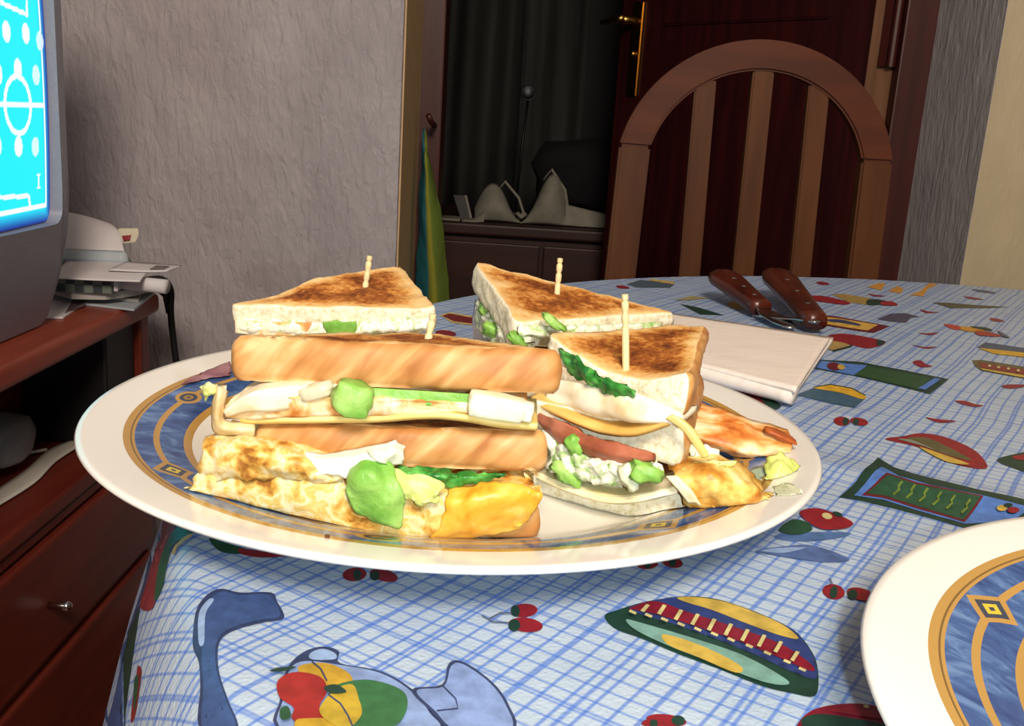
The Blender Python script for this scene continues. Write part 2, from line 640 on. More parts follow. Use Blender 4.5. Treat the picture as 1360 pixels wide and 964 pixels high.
# small things beside it
bm = bmesh.new(); box(bm, (-.235, 2.70, DT), (-.165, 2.78, DT + .006), .002)
tag(obj('note_card', bm, M_bra, smooth=False), 'small white card lying at the left of the pale bra', 'card')
bm = bmesh.new()
hexa(bm, [(-.165, 2.75, DT), (-.135, 2.75, DT), (-.135, 2.80, DT), (-.165, 2.80, DT), (-.190, 2.76, DT + .065), (-.155, 2.76, DT + .065), (-.155, 2.775, DT + .065), (-.185, 2.775, DT + .065)])
stnd = obj('photo_stand', bm, M_black, smooth=False)
tag(stnd, 'small dark leaning stand with a pale edge beside the white card', 'stand')
bm = bmesh.new(); hexa(bm, [(-.139, 2.748, DT), (-.133, 2.748, DT), (-.133, 2.756, DT), (-.139, 2.756, DT), (-.159, 2.757, DT + .066), (-.153, 2.757, DT + .066), (-.153, 2.764, DT + .066), (-.159, 2.764, DT + .066)])
obj('edge_strip', bm, M_bra, stnd, smooth=False, label='pale edge strip')
bm = bmesh.new()
chunk(Vector((.24, 3.05, DT + .128)), (.40, .18, .20), seed=3, amp=.15, bm=bm)
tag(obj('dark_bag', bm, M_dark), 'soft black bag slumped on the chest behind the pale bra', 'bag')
bm = bmesh.new()
chunk(Vector((.43, 2.90, DT + .075)), (.20, .10, .12), seed=8, amp=.15, bm=bm)
tag(obj('folded_garment', bm, mat('dark_red_cloth', [(44, 18, 18), (58, 26, 24)], 30, rough=.9)), 'dark reddish garment heaped on the chest right of the bra', 'garment')
lamp = empty('desk_lamp', (-.02, 3.0, DT), 'thin dark stand with a round metal head before the curtains', 'lamp')
bm = bmesh.new(); lathe(bm, [(0, 0), (.05, 0), (.05, .012), (.01, .018), (0, .018)], (-.02, 3.0, DT), 24); obj('base', bm, M_black, lamp)
bm = bmesh.new(); tube(bm, [(-.02, 3.0, DT + .01), (-.012, 3.0, DT + .18), (-.003, 3.0, DT + .33)], .004, 8); obj('stem', bm, M_black, lamp)
bm = bmesh.new()
t = bmesh.new(); lathe(t, [(0, -.020), (.010, -.017), (.019, -.006), (.023, .009), (.019, .009), (.0, -.008)], (0, 0, 0), 24)
bmesh.ops.rotate(t, verts=t.verts[:], cent=(0, 0, 0), matrix=Matrix.Rotation(math.radians(75), 3, 'X'))
bmesh.ops.translate(t, verts=t.verts[:], vec=(-.003, 2.99, DT + .35)); merge(bm, t)
obj('lamp_head', bm, mat('dull_steel', [(52, 55, 60)], rough=.4, metal=True), lamp)

# towel hanging in the doorway
M_towel, nt, b = base_mat('striped_towel', .9, .1)
v = coords(nt)
sx = nt.nodes.new('ShaderNodeUVMap'); sx.uv_map = 'UVMap'
sep = nt.nodes.new('ShaderNodeSeparateXYZ'); nt.links.new(sx.outputs[0], sep.inputs[0])
nz = noise_fac(nt, v, 14, 2)
u_ = math_node(nt, 'MULTIPLY_ADD', nz, .16, sep.outputs[0])
nt.links.new(ramp(nt, u_, [(0.0, (34, 92, 104)), (.74, (44, 110, 124)), (.80, (120, 128, 50)), (.92, (138, 134, 52)), (1.0, (96, 116, 50))]), b.inputs['Base Color'])
bump(nt, b, noise_fac(nt, v, 900, 2), .3, .001)
rows = [[(562, 171, 1.80), (563, 170, 1.80), (564, 171, 1.80)], [(558, 220, 1.81), (566, 220, 1.775), (574, 222, 1.80)],
        [(555, 300, 1.81), (570, 300, 1.765), (589, 302, 1.79)], [(552, 390, 1.81), (574, 392, 1.76), (598, 394, 1.79)],
        [(545, 560, 1.81), (572, 560, 1.76), (606, 562, 1.79)]]
bm = patch(rows, 30, 40, .005, .006, 18, 2)
o = tag(obj('towel', bm, M_towel), 'blue and yellow-green towel hanging in a point inside the left door jamb', 'towel')
uvl = o.data.uv_layers.new(name='UVMap')
xs = {}
for p in o.data.polygons:
    for li in p.loop_indices:
        w = o.data.vertices[o.data.loops[li].vertex_index].co + o.location
        lim = [(-.183, -.179, .875), (-.21, -.115, .45)]
        tz = min(max((.875 - w.z) / .425, 0), 1)
        a = -.183 + tz * (-.035); c = -.179 + tz * .066
        uvl.data[li].uv = ((w.x - a) / (c - a), w.z)
bm = bmesh.new(); tube(bm, [(OL + .03, YF + .002, .878), (OL + .03, 1.80, .882), (OL + .024, 1.79, .895)], .005, 10)
tag(obj('hook', bm, M_frame, smooth=True), 'small hook on the left door jamb holding the towel', 'hook')

# ------------------------------------------------------------------ chair
CY = 1.30
chair = empty('dining_chair', (.29, 1.45, 0), 'brown wooden chair with arched slatted back behind the round table', 'chair')
ax, az, ro, ri = .2915, .842, .1765, .138       # arch: centre and radii
th = .022


def arch_pts(r, n, a0, a1, sq=.965):
    return [Vector((ax + r * math.cos(a0 + (a1 - a0) * i / n), CY, az + r * sq * math.sin(a0 + (a1 - a0) * i / n))) for i in range(n + 1)]


def ribbon(out, inn, y0, y1, bev=.003):
    t = bmesh.new()
    rows = []
    for a, b in zip(out, inn):
        rows.append([t.verts.new((a.x, y0, a.z)), t.verts.new((a.x, y1, a.z)), t.verts.new((b.x, y1, b.z)), t.verts.new((b.x, y0, b.z))])
    for p, q in zip(rows, rows[1:]):
        for k in range(4):
            t.faces.new((p[k], p[(k + 1) % 4], q[(k + 1) % 4], q[k]))
    t.faces.new(rows[0]); t.faces.new(rows[-1][::-1])
    bmesh.ops.recalc_face_normals(t, faces=t.faces[:])
    es = [e for e in t.edges if len(e.link_faces) == 2 and e.calc_face_angle(0) > .7]
    bmesh.ops.bevel(t, geom=es, offset=bev, segments=2, affect='EDGES')
    return t


a0 = math.radians(11)
o_ = ribbon(arch_pts(ro, 48, a0, math.pi - a0), arch_pts(ri, 48, a0 * 1.27, math.pi - a0 * 1.27), CY - th / 2, CY + th / 2)
sharp(obj('back_arch', o_, M_charch, chair))
for s in (-1, 1):
    xo = ax + s * ro * math.cos(a0); xi = ax + s * ri * math.cos(a0 * 1.27); z1 = az + ro * .965 * math.sin(a0)
    xs2 = s * .004
    post = ribbon([Vector((xo, CY, z1)), Vector((xo + xs2, CY, .7)), Vector((xo + xs2, CY, .45)), Vector((xo, CY + .05, .0))],
                  [Vector((xi, CY, z1)), Vector((xi + xs2, CY, .7)), Vector((xi + xs2, CY, .45)), Vector((xi, CY + .05, .0))], CY - th / 2, CY + th / 2)
    sharp(obj('back_post', post, M_chair, chair))
for xt, xb in ((.219, .229), (.2895, .2975), (.361, .3745)):
    zt = az + math.sqrt(max(0, ri ** 2 - (xt - ax) ** 2)) * .965 + .006
    t = ribbon([Vector((xt - .0132, CY, zt)), Vector((xb - .0138, CY, .5))], [Vector((xt + .0132, CY, zt)), Vector((xb + .0138, CY, .5))], CY - .007, CY + .007, .002)
    sharp(obj('back_slat', t, M_chair, chair))
bm = bmesh.new(); box(bm, (.135, CY - .012, .47), (.452, CY + .012, .515), .004); sharp(obj('lower_rail', bm, M_chair, chair))
bm = bmesh.new(); box(bm, (.10, CY - .40, .425), (.485, CY + .015, .455), .012, seg=3); sharp(obj('seat', bm, M_chair, chair))
for x in (.125, .46):
    bm = bmesh.new(); tube(bm, [(x, CY - .365, .43), (x, CY - .365, .2), (x, CY - .37, 0)], [.02, .019, .014], 14); obj('leg', bm, M_chair, chair)
for x in (.125, .46):
    bm = bmesh.new(); tube(bm, [(x, CY - .365, .2), (x, CY + .02, .2)], .01, 10); obj('stretcher', bm, M_chair, chair)

# ------------------------------------------------------------------ television cabinet
cab = empty('tv_cabinet', (-.75, 0.8, 0), 'reddish cherry wood cabinet with drawers under the television', 'cabinet')
CX, CT = -.505, .628
CY0, CY1 = .15, 1.39
XB = XL + .005
bm = bmesh.new(); box(bm, (XB, CY0, CT - .028), (CX, CY1, CT), .010, seg=4); sharp(obj('worktop', bm, M_cablit, cab), 50)
bm = bmesh.new(); box(bm, (XB, CY0 + .02, 0), (CX - .02, CY0 + .045, CT - .028)); obj('side_panel', bm, M_cab, cab, smooth=False)
bm = bmesh.new(); box(bm, (XB, CY1 - .045, 0), (CX - .012, CY1 - .015, CT - .028), .003); obj('side_panel', bm, M_cab, cab, smooth=False)
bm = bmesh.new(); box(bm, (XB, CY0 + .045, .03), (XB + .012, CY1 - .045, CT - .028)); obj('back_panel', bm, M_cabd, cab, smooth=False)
bm = bmesh.new(); box(bm, (CX - .225, CY0 + .045, .445), (CX - .21, CY1 - .10, CT - .028)); obj('inner_panel', bm, M_cablit, cab, smooth=False)  # lighter wood colour offsets the shade under the worktop
bm = bmesh.new(); box(bm, (XB + .012, CY0 + .045, .425), (CX - .004, CY1 - .045, .445), .004); obj('shelf', bm, M_cab, cab, smooth=False)
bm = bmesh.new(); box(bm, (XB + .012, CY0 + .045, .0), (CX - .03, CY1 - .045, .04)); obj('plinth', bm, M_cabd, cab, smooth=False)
M_knob = M_chrome
for z0, z1 in ((.27, .405), (.05, .255)):
    for y0, y1 in ((.21, .775), (.785, CY1 - .05)):
        bm = bmesh.new(); box(bm, (CX - .03, y0, z0), (CX, y1, z1), .005)
        d = obj('drawer', bm, M_cab, cab, smooth=False)
        yk = 1.018 if y0 > .5 else .49
        zk = .334 if z0 > .2 else .12
        bm = bmesh.new(); tube(bm, [(CX, yk, zk), (CX + .008, yk, zk), (CX + .010, yk, zk), (CX + .022, yk, zk), (CX + .026, yk, zk)], [.004, .004, .0055, .0062, .004], 14)
        obj('knob', bm, M_knob, d, label='small chrome knob')
for z in (.262, .414):
    bm = bmesh.new(); box(bm, (CX - .03, CY0 + .045, z - .004), (CX - .008, CY1 - .045, z + .008), .002); obj('rail', bm, M_cab, cab, smooth=False)
# gear in the niche
bm = bmesh.new(); box(bm, (CX - .13, 1.245, .447), (CX - .02, 1.34, .598), .004)  # black block filling the dark gap beside the far side panel
tag(obj('black_gap_block', bm, M_black, smooth=False), 'tall black block filling the dark gap at the far end of the cabinet niche', 'box')
M_grey = mat('grey_plastic', [(112, 112, 118)], rough=.45)
q = PZ(-14, 584, .489)
bm = chunk(q, (.085, .085, .056), amp=.03, seed=2, square=.35, sub=6)
tag(obj('grey_device', bm, M_grey), 'rounded grey plastic device in the cabinet niche beside the pale flat strap', 'device')
M_pale = mat('pale_plastic', [(190, 186, 178), (205, 200, 190)], 10, rough=.5)
zt = .4492
bm = patch([[PZ(104, 580, zt), PZ(66, 596, zt), PZ(36, 622, zt), PZ(-8, 652, zt)], [PZ(104, 592, zt), PZ(74, 612, zt), PZ(46, 640, zt), PZ(-8, 674, zt)]], 30, 4, .002)
tag(obj('flat_strap', bm, M_pale), 'pale flat strap curving along the front of the cabinet niche', 'strap')
bm = bmesh.new(); tube(bm, [PZ(20, 606, .449), PZ(40, 601, .449), PZ(62, 597, .449)], .0022, 8)
tag(obj('thin_cable', bm, M_pale), 'thin pale cable lying behind the flat strap in the niche', 'cable')

# ------------------------------------------------------------------ television
tv = empty('television', (-.72, .88, CT), 'silver grey tube television showing a football line-up on its cyan screen', 'television')
M_tv = mat('silver_tv_plastic', [(134, 133, 144), (142, 141, 152)], 200, rough=.42, spec=.4)
TY0, TY1, TZ0, TZ1 = .585, 1.146, CT + .002, 1.13


def tvx(z):
    h = (z - TZ0)
    s = min(1, max(0, h / .16))
    return -.553 + .036 * (1 - (1 - s) ** 2)


SY0, SY1, SZ0, SZ1 = .620, 1.128, .752, 1.085


def front_pt(y, z):
    return Vector((tvx(z), y, z))


bm = bmesh.new()
# front shell: ring of quads between the outer outline and the screen cut-out
nz_, ny_ = 40, 30
outer, inner, back = [], [], []


def loop_pts(y0, y1, z0, z1, r, n=12, m=14):
    pts = []
    cs = [(y1 - r, z0 + r, -90), (y1 - r, z1 - r, 0), (y0 + r, z1 - r, 90), (y0 + r, z0 + r, 180)]
    for k, (cy, cz, a) in enumerate(cs):
        for i in range(n):
            t = math.radians(a + 90 * i / (n - 1))
            pts.append((cy + r * math.cos(t), cz + r * math.sin(t)))
        ny, nzc, na = cs[(k + 1) % 4]
        t0 = math.radians(a + 90); t1 = math.radians(na)
        p = (cy + r * math.cos(t0), cz + r * math.sin(t0)); q = (ny + r * math.cos(t1), nzc + r * math.sin(t1))
        for i in range(1, m):
            pts.append((p[0] + (q[0] - p[0]) * i / m, p[1] + (q[1] - p[1]) * i / m))
    return pts


lo = loop_pts(TY0, TY1, TZ0, TZ1, .012)
li_ = loop_pts(SY0, SY1, SZ0, SZ1, .016)
L = []
for (y, z), inset, dx in [(None, 0, 0)] if False else []:
    pass


def ring_of(pts, fx, shrink=0.0):
    cy, cz = (TY0 + TY1) / 2, (TZ0 + TZ1) / 2
    return [bm.verts.new((fx(y, z), y + (cy - y) * shrink, z + (cz - z) * shrink * (z > TZ0 + .02))) for y, z in pts]


mid = [((a[0] + b[0]) / 2, (a[1] + b[1]) / 2) for a, b in zip(lo, li_)]
rings = [ring_of(lo, lambda y, z: tvx(z) - .43, .35), ring_of(lo, lambda y, z: tvx(z) - .25, .14), ring_of(lo, lambda y, z: tvx(z) - .12, .0),
         ring_of(lo, lambda y, z: tvx(z) - .012), ring_of(lo, lambda y, z: tvx(z) - .004, .004), ring_of(lo, lambda y, z: tvx(z), .014),
         ring_of(mid, lambda y, z: tvx(z)), ring_of(li_, lambda y, z: tvx(z) - .001), ring_of(li_, lambda y, z: tvx(z) - .016, .012)]
for a, b in zip(rings, rings[1:]):
    n = len(a)
    for k in range(n):
        bm.faces.new((a[k], a[(k + 1) % n], b[(k + 1) % n], b[k]))
bm.faces.new(rings[0][::-1])
sharp(obj('housing', bm, M_tv, tv), 40)
# base lip under the housing
bm = bmesh.new(); box(bm, (-.80, TY0 + .06, CT + .0005), (-.56, TY1 - .02, CT + .01)); obj('foot', bm, M_tv, tv, smooth=False)
bm = bmesh.new(); box(bm, (tvx(.69) - .004, .80, .682), (tvx(.69) + .003, .93, .705), .002); obj('control_flap', bm, M_tv, tv, smooth=False)

# screen: curved tube whose picture is drawn into a colour attribute
bm = bmesh.new()
NY, NZ = 340, 220
cy, cz = (SY0 + SY1) / 2, (SZ0 + SZ1) / 2
gv = []
for j in range(NZ + 1):
    row = []
    for i in range(NY + 1):
        y = SY0 - .006 + (SY1 - SY0 + .012) * i / NY
        z = SZ0 - .006 + (SZ1 - SZ0 + .012) * j / NZ
        q = ((y - cy) / .25) ** 2 * .006 + ((z - cz) / .17) ** 2 * .005
        row.append(bm.verts.new((-.522 - q, y, z)))
    gv.append(row)
for j in range(NZ):
    for i in range(NY):
        bm.faces.new((gv[j][i], gv[j][i + 1], gv[j + 1][i + 1], gv[j + 1][i]))
M_scr, nt, b = base_mat('lit_screen', .15, .5)
at_ = nt.nodes.new('ShaderNodeAttribute'); at_.attribute_name = 'picture'
nt.links.new(at_.outputs['Color'], b.inputs['Emission Color'])
b.inputs['Base Color'].default_value = (0.01, .01, .012, 1)
b.inputs['Emission Strength'].default_value = 1.15
scr = obj('screen', bm, M_scr, tv)
att = scr.data.color_attributes.new('picture', 'FLOAT_COLOR', 'POINT')
ox = Vector(tv['org'])
PYC, PZC = 1.053, .8805            # centre spot of the pitch as it shows on the glass
LINE_R = 1.1145                     # right touch line
dots = [(1.036, .9516), (1.079, .9529), (1.112, .9477), (1.098, .912), (1.0562, .9164), (1.0134, .910), (1.005, .84), (1.0506, .8386), (1.09, .8375)]
dots += [(2 * .905 - 0 + (.0) + y - 2 * .905 - .12 * 1.0, z) for y, z in dots if y < 1.06]


def seg(y, z, a, b, w):
    (y0, z0), (y1, z1) = a, b
    L2 = (y1 - y0) ** 2 + (z1 - z0) ** 2
    t = max(0, min(1, ((y - y0) * (y1 - y0) + (z - z0) * (z1 - z0)) / L2))
    return math.hypot(y - y0 - t * (y1 - y0), z - z0 - t * (z1 - z0)) < w


LINES = [((.64, .881), (LINE_R, .881)), ((LINE_R, .775), (LINE_R, 1.07)), ((.64, .773), (LINE_R, .773)),
         ((.99, .774), (.996, .790)), ((.996, .790), (1.072, .786)), ((1.072, .786), (1.075, .774)),
         ((1.03, .978), (1.085, .972)), ((1.085, .972), (1.086, .985)), ((1.03, .978), (1.03, .99)),
         ((1.0935, .807), (1.0995, .807)), ((1.0965, .807), (1.0965, .793)), ((1.0935, .793), (1.0995, .793))]
WID = [.0024, .0014, .0024] + [.0022] * 6 + [.0012] * 3
for v in scr.data.vertices:
    p = v.co + ox
    y, z = p.y, p.z
    c = [.0, .78, .92]
    d = min(y - SY0, SY1 - y, z - SZ0, SZ1 - z)
    k = min(1, max(0, (d - .003) / .016))
    c = [0.0 * k, .03 + .75 * k ** 1.4, .28 + .66 * k]
    if d < .002:
        c = [.004, .008, .03]
    w = 0
    r = math.hypot(y - PYC, z - PZC)
    if abs(r - .0285) < .0028:
        w = 1
    for a, w_ in zip(LINES, WID):
        if seg(y, z, a[0], a[1], w_):
            w = 1
    for dy, dz in dots:
        q = math.hypot(y - dy, (z - dz) * .85)
        if q < .0088:
            w = .85 if dy < 1.09 else .6
    if w and d > .004:
        c = [c[i] + (1 - c[i]) * w for i in range(3)]
    att.data[v.index].color = (*c, 1)
# ------------------------------------------------------------------ things on the cabinet beside the television
M_paper = mat('white_paper', [(206, 202, 206), (218, 214, 216)], 8, rough=.75)
M_greypap = mat('grey_cover', [(164, 160, 154), (176, 172, 166)], 14, rough=.55)
M_bluepap = mat('bluish_paper', [(166, 178, 186), (178, 188, 196)], 14, rough=.6)
M_ink = mat('printed_photo', [(66, 56, 66), (104, 84, 90), (150, 130, 130)], 130, rough=.5)
M_redink = mat('red_print', [(150, 46, 56)], rough=.6)
M_plaid, nt, b = base_mat('checked_spine', .6, .3)
ck = node(nt, 'ShaderNodeTexChecker', Scale=90.0)
nt.links.new(coords(nt), ck.inputs['Vector'])
ck.inputs['Color1'].default_value = srgb((52, 60, 66)); ck.inputs['Color2'].default_value = srgb((104, 112, 104))
nt.links.new(ck.outputs['Color'], b.inputs['Base Color'])


def slab(p, z0, z1, bm=None, mi=0):
    """flat sheet with the outline p (xy) between two heights"""
    bm = bm or bmesh.new()
    lo = [bm.verts.new((x, y, z0)) for x, y in p]
    hi = [bm.verts.new((x, y, z1)) for x, y in p]
    n = len(p)
    bm.faces.new(lo[::-1]).material_index = mi
    bm.faces.new(hi).material_index = mi
    for i in range(n):
        bm.faces.new((lo[i], lo[(i + 1) % n], hi[(i + 1) % n], hi[i])).material_index = mi
    return bm


def px_slab(pts, z0, z1, **k):
    return slab([tuple(PZ(x, y, z1).xy) for x, y in pts], z0, z1, **k)


z = CT + .0005
bm = px_slab([(110, 402), (178, 410), (205, 388), (150, 380)], z, z + .003)
tag(obj('leaflet', bm, M_bluepap, smooth=False), 'bluish leaflet at the bottom of the paper heap, over the cabinet edge', 'leaflet'); z += .0035
bm = px_slab([(108, 390), (184, 398), (188, 384), (120, 378)], z, z + .004)
tag(obj('leaflet', bm, M_greypap, smooth=False), 'grey-blue folded leaflet lying on the lowest bluish one', 'leaflet'); z += .0045
bm = px_slab([(52, 421), (84, 421), (120, 396), (92, 384), (66, 376), (58, 400)], CT + .0005, CT + .0025)
fly = tag(obj('flyer', bm, M_paper, smooth=False), 'white flyer with a dark picture lying before the television foot', 'flyer')
bm = px_slab([(86, 416), (112, 406), (118, 397), (98, 396)], CT + .0026, CT + .0029)
obj('printed_picture', bm, M_ink, fly, smooth=False, label='dark printed picture')
cv = [(60, 379), (95, 388), (140, 389), (180, 384), (206, 377), (211, 370), (200, 362), (140, 358), (70, 362)]
bm = px_slab(cv, z + .003, z + .012)
tag(obj('magazine', bm, M_greypap, smooth=False), 'thick grey magazine with a curved edge under the checked notebook', 'magazine'); z += .0125
bm = px_slab([(112, 380), (152, 383), (155, 378), (118, 375)], z, z + .0012)
tag(obj('paper_slip', bm, M_paper, smooth=False), 'narrow white slip lying on the grey magazine', 'slip')
# checked notebook
y0 = 1.24
a = PY(62, 371, y0); c = PY(150, 371, y0 + .01)
nb = empty('notebook', (a.x, y0, z), 'thick notebook with a dark checked spine in the paper heap', 'notebook')
zb = z + .0006
bm = slab([(a.x, y0), (c.x, y0 + .01), (c.x - .015, y0 + .13), (a.x - .02, y0 + .13)], zb, zb + .018)
obj('cover', bm, M_plaid, nb, smooth=False)
bm = slab([(c.x, y0 + .012), (c.x + .004, y0 + .014), (c.x - .012, y0 + .128), (c.x - .016, y0 + .128)], zb + .003, zb + .015)
obj('page_block', bm, M_paper, nb, smooth=False)
q = PY(190, 372, 1.28)
bm = bmesh.new(); tube(bm, [(q.x - .035, 1.285, zb + .010), (q.x, 1.275, zb + .0102), (q.x + .035, 1.268, zb + .0102)], [.0095, .0095, .0095], 16)
tag(obj('paper_roll', bm, M_paper), 'short white paper roll at the right end of the heap', 'roll')
zb += .0186
bm = patch([[Vector((a.x + .00, y0 - .012, zb)), Vector((a.x + .06, y0 - .012, zb + .0005)), Vector((c.x + .04, y0 - .005, zb + .001))],
            [Vector((a.x + .00, y0 + .03, zb + .004)), Vector((a.x + .06, y0 + .03, zb + .006)), Vector((c.x + .036, y0 + .03, zb + .007))],
            [Vector((a.x - .01, y0 + .09, zb + .009)), Vector((a.x + .06, y0 + .09, zb + .010)), Vector((c.x + .03, y0 + .09, zb + .010))]], 20, 12, .0012)
for v in bm.verts:
    v.co.z += .0015
tag(obj('letter_sheet', bm, M_paper), 'curled white letter sheet lying on the checked notebook', 'sheet')
zl = zb + .013
bm = patch([[Vector((c.x - .01, y0 + .02, zb + .0105)), Vector((c.x + .035, y0 + .025, zb + .0105)), Vector((c.x + .062, y0 + .03, zb + .012))],
            [Vector((c.x - .01, y0 + .075, zl)), Vector((c.x + .035, y0 + .075, zl)), Vector((c.x + .066, y0 + .075, zl))]], 12, 6, .0012)
env = tag(obj('card', bm, M_paper), 'small printed card sticking out right of the letter sheet', 'card')
bm = patch([[Vector((c.x + .038, y0 + .035, zb + .0125)), Vector((c.x + .055, y0 + .038, zb + .0135))], [Vector((c.x + .038, y0 + .06, zl + .0003)), Vector((c.x + .055, y0 + .06, zl + .0005))]], 4, 4, .0006)
obj('printed_block', bm, M_ink, env)
# standing curved sheet and envelope
YS = y0 + .085
bm = patch([[(58, 331, YS - .004), (110, 332, YS - .004), (166, 334, YS - .004)], [(58, 344, YS - .012), (110, 345, YS - .012), (164, 346, YS - .012)]], 16, 4, .03)
tag(obj('paper_bundle', bm, M_bluepap), 'grey blue bundle of papers under the large curved sheet', 'papers')
rows = [[(62, 331, YS), (100, 331, YS), (140, 332, YS), (165, 333, YS)], [(62, 305, YS + .02), (100, 305, YS + .025), (140, 306, YS + .03), (158, 308, YS + .03)],
        [(62, 284, YS + .05), (90, 282, YS + .055), (120, 288, YS + .06), (148, 297, YS + .06)]]
bm = patch(rows, 24, 16, .001)
tag(obj('curved_sheet', bm, M_paper), 'large pale sheet curving upward behind the heap beside the television', 'sheet')
YE = YS + .085
bm = patch([[(150, 325, YE), (180, 322, YE)], [(150, 312, YE + .004), (184, 311, YE + .004)], [(158, 303, YE + .008), (183, 303, YE + .008)]], 8, 8, .0015)
env = tag(obj('envelope', bm, mat('cream_paper', [(214, 206, 186)], rough=.8)), 'cream envelope with a red mark propped against the wall', 'envelope')
bm = patch([[(164, 320, YE - .002), (172, 319, YE - .002)], [(162, 313, YE + .001), (174, 312, YE + .001)]], 4, 4, .0006)
obj('red_mark', bm, M_redink, env, label='small red printed mark')
bm = patch([[Vector((c.x - .09, y0 + .088, zb + .0125)), Vector((c.x + .04, y0 + .1, zb + .0125))], [Vector((c.x - .09, y0 + .20, zb - .0295)), Vector((c.x + .06, y0 + .15, zb - .0)), ]], 8, 8, .002)
bm.free()
# black cable hanging over the cabinet end
bm = bmesh.new()
e = PY(212, 382, 1.385)
pts = [Vector((CX - .02, 1.375, CT + .018)), Vector((CX + .004, 1.385, CT + .020)), Vector((CX + .014, 1.392, CT + .004)), Vector((CX + .012, 1.396, CT - .03)), Vector((CX + .014, 1.402, CT - .08)), Vector((CX + .02, 1.404, CT - .14)), Vector((CX + .028, 1.405, CT - .24))]
tube(bm, [crom(pts, i / 24) for i in range(25)], .0048, 8)
tube(bm, [Vector((CX - .03, 1.37, CT + .008)), Vector((CX - .006, 1.382, CT + .010)), Vector((CX + .006, 1.392, CT - .004)), Vector((CX + .010, 1.394, CT - .03))], .004, 8)
tag(obj('black_cable', bm, M_black), 'black cable hanging over the far end of the cabinet', 'cable')

# ------------------------------------------------------------------ table and tablecloth
TC = Vector((.45, .50))
R0, ZT = .583, .7525


def drop(d):
    if d <= 0:
        return 0.0
    return 60 * d * d if d < .04 else .096 + (d - .04) * 4.8


def relief(x, y):
    """soft creases pressed into the cloth"""
    h = 0.0
    for (ax_, ay, bx, by, w, a) in ((.135, .44, .215, .40, .014, .0022), (.19, .53, .12, .47, .012, .0012), (-.06, .23, -.02, .19, .03, .0012)):
        L2 = (bx - ax_) ** 2 + (by - ay) ** 2
        t = ((x - ax_) * (bx - ax_) + (y - ay) * (by - ay)) / L2
        tt = max(0, min(1, t))
        d = math.hypot(x - ax_ - tt * (bx - ax_), y - ay - tt * (by - ay))
        h += a * math.exp(-(d / w) ** 2)
    return h + .0003 * (1 + noise.noise(Vector((x * 22, y * 22, 3))))


def under(x, y):
    for (cx, cy) in ((-.0218, .407), (.237, .188)):
        if math.hypot(x - cx, y - cy) < .12:
            return 0.0
    return 1.0


def zcloth(x, y):
    dx, dy = x - TC.x, y - TC.y
    r = math.hypot(dx, dy)
    a = math.atan2(dy, dx)
    d = r - R0 - (.006 * math.sin(9 * a) * max(0, min(1, (r - R0 - .01) / .05)))
    k = max(0, min(1, (R0 - r) / .05))
    f = min(abs(math.hypot(x - cx, y - cy) - .0) for cx, cy in ((-.0218, .407), (.237, .188)))
    f = max(0, min(1, (f - .10) / .03))
    return ZT - drop(d) + relief(x, y) * f


def hit(px, py):
    """where the sight line of a photograph point meets the cloth"""
    d = ray(px, py)
    lo_t, hi_t = .12, None
    t = .12
    while t < 2.5:
        p = CAM + d * t
        if p.z < zcloth(p.x, p.y):
            a, b_ = t - .004, t
            for _ in range(18):
                m_ = (a + b_) / 2
                q = CAM + d * m_
                if q.z < zcloth(q.x, q.y):
                    b_ = m_
                else:
                    a = m_
            return CAM + d * a
        t += .004
    return PZ(px, py, ZT)


tbl = empty('round_table', (TC.x, TC.y, 0), 'round table hidden under the blue checked fruit-print cloth', 'table')
M_tbl = mat('table_wood', [(120, 72, 40), (136, 86, 50)], 20, 3, (1, .1, 1), rough=.5)
bm = bmesh.new(); lathe(bm, [(0, .722), (.575, .722), (.582, .728), (.582, .744), (.575, .7495), (0, .7495)], (TC.x, TC.y, 0), 96); sharp(obj('tabletop', bm, M_tbl, tbl))
bm = bmesh.new(); lathe(bm, [(.0, .06), (.06, .06), (.07, .12), (.045, .3), (.04, .5), (.06, .64), (.12, .70), (.16, .722), (0, .722)], (TC.x, TC.y, 0), 32); obj('pedestal', bm, M_tbl, tbl)
for k in range(4):
    a = math.radians(45 + 90 * k)
    bm = bmesh.new(); tube(bm, [Vector((TC.x, TC.y, .13)) + Vector((math.cos(a), math.sin(a), 0)) * .03, Vector((TC.x, TC.y, .09)) + Vector((math.cos(a), math.sin(a), 0)) * .18, Vector((TC.x, TC.y, .022)) + Vector((math.cos(a), math.sin(a), 0)) * .36], [.035, .03, .022], 12)
    obj('foot', bm, M_tbl, tbl)

M_cloth, nt, b = base_mat('checked_tablecloth', .34, .45)
uvn = nt.nodes.new('ShaderNodeUVMap'); uvn.uv_map = 'UVMap'
mp = nt.nodes.new('ShaderNodeMapping'); mp.inputs['Rotation'].default_value = (0, 0, math.radians(-57.3))
nt.links.new(uvn.outputs[0], mp.inputs[0])
warp = node(nt, 'ShaderNodeTexNoise', Scale=9.0, Detail=1.0)
nt.links.new(mp.outputs[0], warp.inputs['Vector'])
sep = nt.nodes.new('ShaderNodeSeparateXYZ'); nt.links.new(mp.outputs[0], sep.inputs[0])
wv = math_node(nt, 'MULTIPLY', math_node(nt, 'SUBTRACT', warp.outputs['Fac'], .5), .006)


def pulse(c, period, off, w):
    t = math_node(nt, 'FRACT', math_node(nt, 'MULTIPLY_ADD', c, 1 / period, off))
    d = math_node(nt, 'MULTIPLY', math_node(nt, 'ABSOLUTE', math_node(nt, 'SUBTRACT', t, .5)), period)
    r = node(nt, 'ShaderNodeMapRange', **{'From Min': w * 1.5, 'From Max': w * .5, 'To Min': 0.0, 'To Max': 1.0})
    nt.links.new(d, r.inputs['Value'])
    return r.outputs[0]


